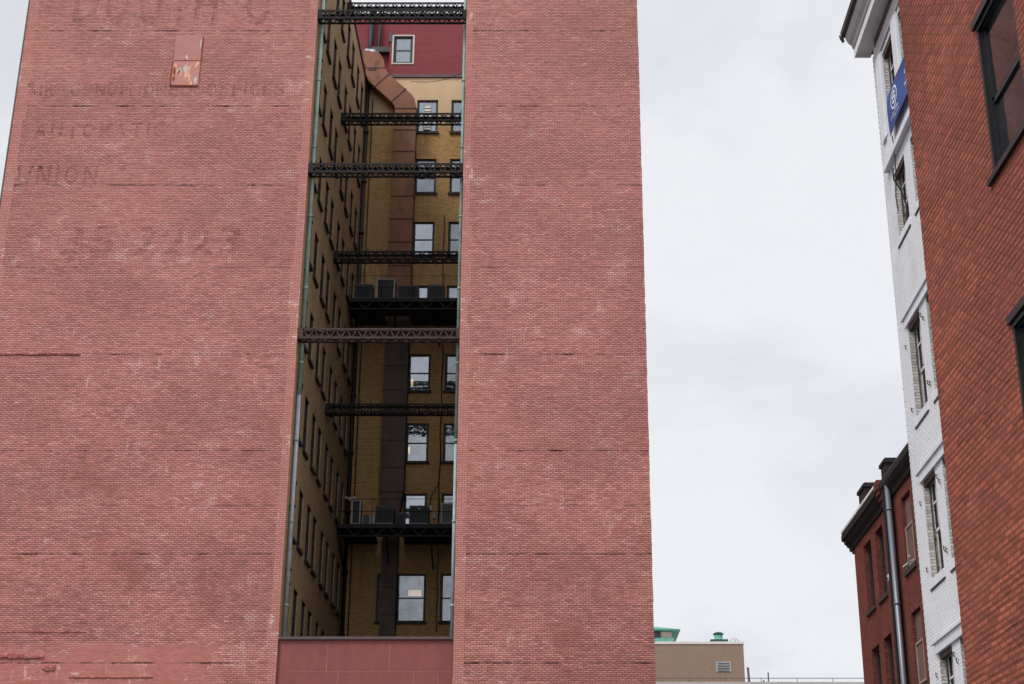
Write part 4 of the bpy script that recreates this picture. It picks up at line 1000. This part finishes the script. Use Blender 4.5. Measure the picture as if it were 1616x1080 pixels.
# cornice of the far house, white flashing on it, corbels at its end
m = MB(); m.prism([(XD + 0.01, 12.62), (XD - 0.05, 12.62), (XD - 0.08, 12.75), (XD - 0.18, 12.84), (XD - 0.24, 12.95), (XD - 0.31, 12.99), (XD - 0.31, 13.16), (XD - 0.25, 13.22), (XD + 0.01, 13.22)], 'y', 45.15, 50.75); m.build('cornice', M['dk_cornice'], DB)
m = MB(); m.prism([(XD - 0.315, 13.225), (XD - 0.315, 13.31), (XD - 0.2, 13.34), (XD - 0.2, 13.225)], 'y', 45.3, 50.7); m.build('flashing', M['flash'], DB)
m = MB()
for i in range(5): m.box(XD - 0.06 - 0.06 * i, XD + 0.25, 50.301, 50.36 + 0.10 * i, 12.45 + 0.13 * i, 12.577 + 0.13 * i)
m.build('corbel', M['dark_chim'], DB)
m = MB(); m.prism([(XD - 0.29, 13.11), (XD - 0.29, 13.3), (XD + 0.36, 14.12), (XD + 3.0, 16.2), (XD + 3.0, 13.11)], 'y', 50.36, 50.75); m.build('gable_parapet', M['dark_chim'], DB)
# cornice of the near house, a brick pier between the two
m = MB(); m.prism([(XD + 0.01, 12.66), (XD - 0.07, 12.66), (XD - 0.10, 12.8), (XD - 0.20, 12.88), (XD - 0.28, 13.0), (XD - 0.28, 13.16), (XD - 0.22, 13.3), (XD + 0.01, 13.3)], 'y', 34.0, 44.72); m.build('cornice', M['dk_cornice2'], DB)
m = MB(); m.box(XD - 0.33, XD + 0.3, 44.73, 45.14, 13.05, 13.35)
for i in range(4): m.box(XD - 0.06 - 0.075 * i, XD + 0.2, 44.74, 45.13, 12.45 + 0.15 * i, 12.597 + 0.15 * i)
m.build('corbel_pier', M['dark_red'], DB)
def chimney(x0, x1, y0, y1, z0, z1, pot):
    c = MB(); c.box(x0, x1, y0, y1, z0, z1 - 0.16); c.box(x0 - 0.05, x1 + 0.05, y0 - 0.05, y1 + 0.05, z1 - 0.159, z1 - 0.05); c.box(x0, x1, y0, y1, z1 - 0.049, z1)
    o = c.build('chimney', M['dark_chim'], DB)
    if pot:
        k = MB(); k.tube([(x0 + .55, (y0 + y1) / 2, z1 + 0.001), (x0 + .55, (y0 + y1) / 2, z1 + 0.2)], [0.17, 0.15], 12); k.build('chimney_pot', M['flash'], o, loc=None)
chimney(10.46, 11.35, 48.2, 49.2, 12.9, 14.3, True)
chimney(10.40, 11.5, 44.76, 45.42, 13.36, 14.06, False)
protoD = None
for j, (hz, hh) in enumerate(rows_d):
    for i, (u, w) in enumerate(cols_d):
        if protoD is None:
            o = protoD = window(DB, (0, 0, 0), R(-90), 1.1, hh, r=0.14, fw=0.07, gl='glass_side', sill=None, split=0.5)
            s = MB(); s.box(-0.10, 1.2, -0.07, -0.003, -0.13, -0.002); s.build('sill', M['sill'], o, loc=(0, 0, 0))
        else:
            o = copy_tree(protoD, DB)
        o.location = (0, u + w - 45.0, hz - hh); o.scale = (w / 1.1, 1, 1)
        if i == 3:
            s = MB(); s.box(0.07, 1.03, 0.10, 0.12, 0.95, 2.05); s.build('window_board', M['brown_pane'], o, loc=(0, 0, 0))
            s = MB(); s.box(0.12, 1.0, 0.02, 0.09, 0.10, 0.16).box(0.12, 1.0, 0.02, 0.09, 1.18, 1.24).box(0.12, 0.18, 0.02, 0.09, 0.161, 1.179).box(0.94, 1.0, 0.02, 0.09, 0.161, 1.179)
            s.build('screen_frame', M['tan_frame'], o, loc=(0, 0, 0))
            s = MB(); s.box(0.181, 0.939, 0.05, 0.07, 0.161, 1.179); s.build('screen', M['brown_pane'], o, loc=(0, 0, 0))
            if j == 0:
                s = MB(); s.bar((0.15, -0.02, 0.02), (0.95, -0.14, 0.22), 0.05, 0.03); s.bar((0.2, -0.14, 0.10), (0.9, -0.03, 0.12), 0.04, 0.03); s.build('loose_bracket', M['flash'], o, loc=(0, 0, 0))
T = thing('downpipe', 'shiny galvanised downpipe on the dark red brick rowhouse', 'pipe', (10.2, 44.06, GZ))
m = MB(); m.tube([(10.22, 44.0, GZ + .1), (10.22, 44.0, 12.98)], 0.085, 16); m.build('pipe', M['chrome'], T)
m = MB(); m.box(10.14, 10.38, 44.2, 44.42, GZ, 12.9); m.build('box_pipe', M['dk_cornice'], T)
m = MB()
for z in (3.0, 6.2, 9.4, 12.2): m.tube([(10.22, 44.0, z), (10.22, 44.0, z + .06)], 0.1, 16)
m.build('collar', M['chrome'], T)
T = thing('wall_vent', 'small pale vent cap on the dark red brick wall beside the downpipe', 'vent', (10.3, 45.2, 10.4))
m = MB(); m.tube([(10.38, 45.0, 10.42), (10.24, 45.0, 10.42)], [0.08, 0.1], 12); m.build('hood', M['flash'], T)
m = MB(); m.box(10.2, 10.239, 44.93, 45.07, 10.39, 10.41); m.build('flap', M['gutter'], T)

# ------------------------------------------------------------------ buildings far behind
TB = thing('brick_building', 'distant tan brick building with a wall louvre low between the towers', 'building', (5.0, 120.0, GZ))
m = MB(); m.box(-18, 15.65, 120, 140, GZ, 22.55); m.build('wall', M['tan_brick'], TB)
m = MB(); m.box(-18.05, 15.70, 119.94, 140.05, 22.551, 22.74); m.build('coping', M['concrete'], TB)
m = MB(); m.box(13.45, 13.58, 119.95, 119.999, 20.4, 21.2).box(14.5, 14.62, 119.95, 119.999, 20.4, 21.2).box(13.581, 14.499, 119.95, 119.999, 21.08, 21.2)
for i in range(5): m.prism([(119.93, 20.45 + .125 * i), (119.999, 20.5 + .125 * i), (119.999, 20.53 + .125 * i), (119.93, 20.48 + .125 * i)], 'x', 13.581, 14.499)
m.build('louvre', M['ac_light'], TB)
m = MB(); m.box(13.581, 14.499, 119.99, 119.998, 20.42, 21.07); m.build('louvre_back', M['ac_slat'], TB)
T = thing('roof_cupola', 'green hipped roof cupola on the distant tan brick building', 'roof lantern', (5.5, 124.0, 22.7))
m = MB(); m.prism([(3.0, 22.74), (10.45, 22.74), (10.45, 23.42), (3.0, 23.42)], 'y', 122, 128); m.build('base', M['pale_green'], T)
m = MB(); m.box(3.2, 10.3, 122.2, 127.8, 23.421, 23.95); m.build('wall', M['stone_trim'], T)
m = MB()
for i in range(9): m.box(3.4 + i * .68, 3.98 + i * .68, 122.13, 122.199, 23.44, 23.94)
m.build('louvre_window', M['ac'], T)
m = MB(); a = [(2.7, 121.7, 24.05), (10.95, 121.7, 24.05), (10.95, 128.3, 24.05), (2.7, 128.3, 24.05)]; b = [(5.4, 124.6, 24.9), (8.2, 124.6, 24.9), (8.2, 125.4, 24.9), (5.4, 125.4, 24.9)]
lo = [(2.7, 121.7, 23.96), (10.95, 121.7, 23.96), (10.95, 128.3, 23.96), (2.7, 128.3, 23.96)]
for i in range(4): m.poly([a[i], a[(i + 1) % 4], b[(i + 1) % 4], b[i]]); m.poly([lo[i], lo[(i + 1) % 4], a[(i + 1) % 4], a[i]])
m.poly(b); m.poly(lo[::-1]); m.build('hip_roof', M['green_roof'], T)
T = thing('roof_ventilator', 'green mushroom roof ventilator on the distant tan brick building', 'ventilator', (13.85, 121.5, 22.74))
m = MB(); m.box(13.25, 14.6, 121.0, 122.2, 22.75, 23.12); m.build('curb', M['green_dark'], T)
m = MB(); m.tube([(13.92, 121.6, 23.121), (13.92, 121.6, 23.2), (13.92, 121.6, 23.6)], [0.5, 0.34, 0.33], 18); m.build('stack', M['pale_green'], T)
m = MB(); m.tube([(13.92, 121.6, 23.6), (13.92, 121.6, 23.64), (13.92, 121.6, 23.74), (13.92, 121.6, 23.8)], [0.42, 0.44, 0.30, 0.05], 20); m.build('cap', M['green_dark'], T)
T = thing('satellite_dish', 'pale ring shaped dish lying low at the roof edge of the tan building', 'dish', (15.1, 121.0, 22.75))
m = MB(); m.tube([(15.1 + .36 * math.cos(math.pi * i / 16), 121.0, 22.80 + .36 * math.sin(math.pi * i / 16)) for i in range(17)], 0.03, 6); m.build('rim', M['ac_light'], T)
m = MB(); m.tube([(14.95, 121.0, 22.76), (15.2, 120.8, 22.98)], 0.02, 6); m.tube([(15.0, 121, 22.74), (15.15, 121.1, 23.02)], 0.02, 6); m.build('arm', M['ac'], T)

PB = thing('low_building', 'low pale parapet roof with railing at the foot of the distant sky', 'building', (12, 100.0, GZ))
m = MB(); m.box(-5, 30, 100, 112, GZ, 16.2); m.build('wall', M['concrete'], PB)
m = MB(); m.box(-5.05, 30.05, 99.9, 112.1, 16.201, 16.36); m.build('coping', M['concrete'], PB)
RL = thing('roof_railing', 'thin grey pipe railing along the pale parapet roof', 'railing', (12, 100.1, 16.36))
m = MB(); m.tube([(-5, 100.1, 16.62), (30, 100.1, 16.62)], 0.022, 6); m.build('rail', M['ac'], RL)
m = MB()
for i in range(14): m.tube([(0.3 + 2.3 * i, 100.1, 16.36), (0.3 + 2.3 * i, 100.1, 16.62)], 0.02, 6)
m.build('post', M['ac'], RL)
def flue(label, x, y, z0, z1, r, lean=0.0):
    T = thing('flue_pipe', label, 'pipe', (x, y, z0), group='flue pipes beyond the parapet roof')
    m = MB(); m.tube([(x, y, z0), (x + lean, y, z1)], r, 10); m.build('pipe', M['gutter'], T)
    m = MB(); m.tube([(x + lean, y, z1 + .001), (x + lean, y, z1 + 0.06)], r * 1.25, 10); m.build('tip', M['ac_light'], T)
flue('dark leaning flue pipe with a wisp of steam right of the tan building', 14.14, 106, 16.3, 18.27, 0.085, -0.08)
flue('thin upright flue pipe over the parapet roof, right of the leaning one', 15.42, 106, 16.3, 17.93, 0.05)
flue('short stub flue just above the parapet roof between the two taller ones', 15.1, 106, 16.3, 17.42, 0.05)

# ------------------------------------------------------------------ steam from the flue
def steam():
    t = NT('steam'); tc = t.n('ShaderNodeTexCoord')
    nz = t.noise(tc.outputs['Object'], 1.4, 5.0, 0.65)
    gr = t.n('ShaderNodeTexGradient', gradient_type='SPHERICAL'); mp = t.vmul(tc.outputs['Object'], (0.45, 1.1, 0.8)); t.lk(mp, gr.inputs[0])
    dn = t.math('MULTIPLY', t.math('MULTIPLY', t.step(nz, 0.42, 0.75), gr.outputs['Fac']), 0.3)
    v = t.n('ShaderNodeVolumePrincipled'); v.inputs['Color'].default_value = (0.8, 0.8, 0.82, 1); t.lk(dn, v.inputs['Density'])
    t.lk(v.outputs[0], t.out.inputs['Volume']); return t.m
m = MB(); m.tube([(-2.2, 0, -0.7), (-1.6, 0, -0.5), (-0.3, 0, 0), (1.0, 0, .4), (2.2, 0, .9)], [0.1, 0.5, 1.1, 1.2, 0.3], 16)
tag(m.build('steam_plume', steam(), loc=(15.9, 106, 19.1)), 'faint grey wisp of steam drifting right from the leaning flue', 'steam', kind='stuff')

# ------------------------------------------------------------------ sky, sun, camera
SUN_EL, SUN_AZ = R(50), R(226)        # behind and to the left of the camera
W = bpy.data.worlds.new('World'); SC.world = W; W.use_nodes = True
nt = W.node_tree; nt.nodes.clear()
class WN(NT):
    def __init__(self): self.t = nt
w = WN()
out = w.n('ShaderNodeOutputWorld')
sky = w.n('ShaderNodeTexSky', sky_type='NISHITA'); sky.sun_disc = False; sky.sun_elevation = SUN_EL; sky.sun_rotation = SUN_AZ
b1 = w.n('ShaderNodeBackground'); w.lk(sky.outputs[0], b1.inputs[0]); b1.inputs[1].default_value = 0.10
tc = w.n('ShaderNodeTexCoord'); d = tc.outputs['Generated']
sp = w.n('ShaderNodeSeparateXYZ'); w.lk(d, sp.inputs[0])
c1 = w.noise(w.vmul(d, (1, 1, 1.9), (0.3, 0.1, 0.4)), 2.6, 6.0, 0.55, 0.5)
c2 = w.noise(w.vmul(d, (1, 1, 1.6), (4.3, 2.2, 1.4)), 6.0, 5.0, 0.6, 0.3)
cl = w.math('ADD', w.math('MULTIPLY', c1, 0.7), w.math('MULTIPLY', c2, 0.3))
colr = w.mix(w.step(cl, 0.38, 0.58), (0.745, 0.76, 0.815), (0.90, 0.912, 0.945))
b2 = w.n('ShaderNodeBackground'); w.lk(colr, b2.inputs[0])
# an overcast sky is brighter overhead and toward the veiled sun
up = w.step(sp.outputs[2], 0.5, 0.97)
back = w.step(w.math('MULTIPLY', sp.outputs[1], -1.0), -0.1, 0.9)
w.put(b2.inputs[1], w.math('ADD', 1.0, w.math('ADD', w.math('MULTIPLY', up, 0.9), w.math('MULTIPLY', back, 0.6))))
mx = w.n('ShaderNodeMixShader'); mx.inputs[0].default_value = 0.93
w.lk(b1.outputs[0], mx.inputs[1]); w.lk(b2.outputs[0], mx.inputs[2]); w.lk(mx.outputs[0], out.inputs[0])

L = bpy.data.lights.new('Sun', 'SUN'); L.energy = 1.85; L.angle = R(14); L.color = (1.0, 0.96, 0.91)
lo = bpy.data.objects.new('Sun', L); COL.objects.link(lo)
sd = Vector((math.sin(SUN_AZ) * math.cos(SUN_EL), math.cos(SUN_AZ) * math.cos(SUN_EL), math.sin(SUN_EL)))
lo.rotation_euler = sd.to_track_quat('Z', 'Y').to_euler()

cam = bpy.data.cameras.new('Camera'); co = bpy.data.objects.new('Camera', cam); COL.objects.link(co)
cam.sensor_width = 36.0; cam.lens = 2435.0 / 1616.0 * 36.0; cam.shift_x = -47.0 / 1616.0
cam.clip_start = 0.1; cam.clip_end = 3000
co.location = (0, 0, 0); co.rotation_euler = (R(90 + 21.72), 0, 0)
SC.camera = co
SC.view_settings.view_transform = 'Standard'; SC.view_settings.look = 'None'; SC.view_settings.exposure = 0.0; SC.view_settings.gamma = 1.0
SC.view_settings.use_curve_mapping = False
SC.cycles.max_bounces = 10; SC.cycles.diffuse_bounces = 5; SC.cycles.glossy_bounces = 4; SC.cycles.transparent_max_bounces = 16
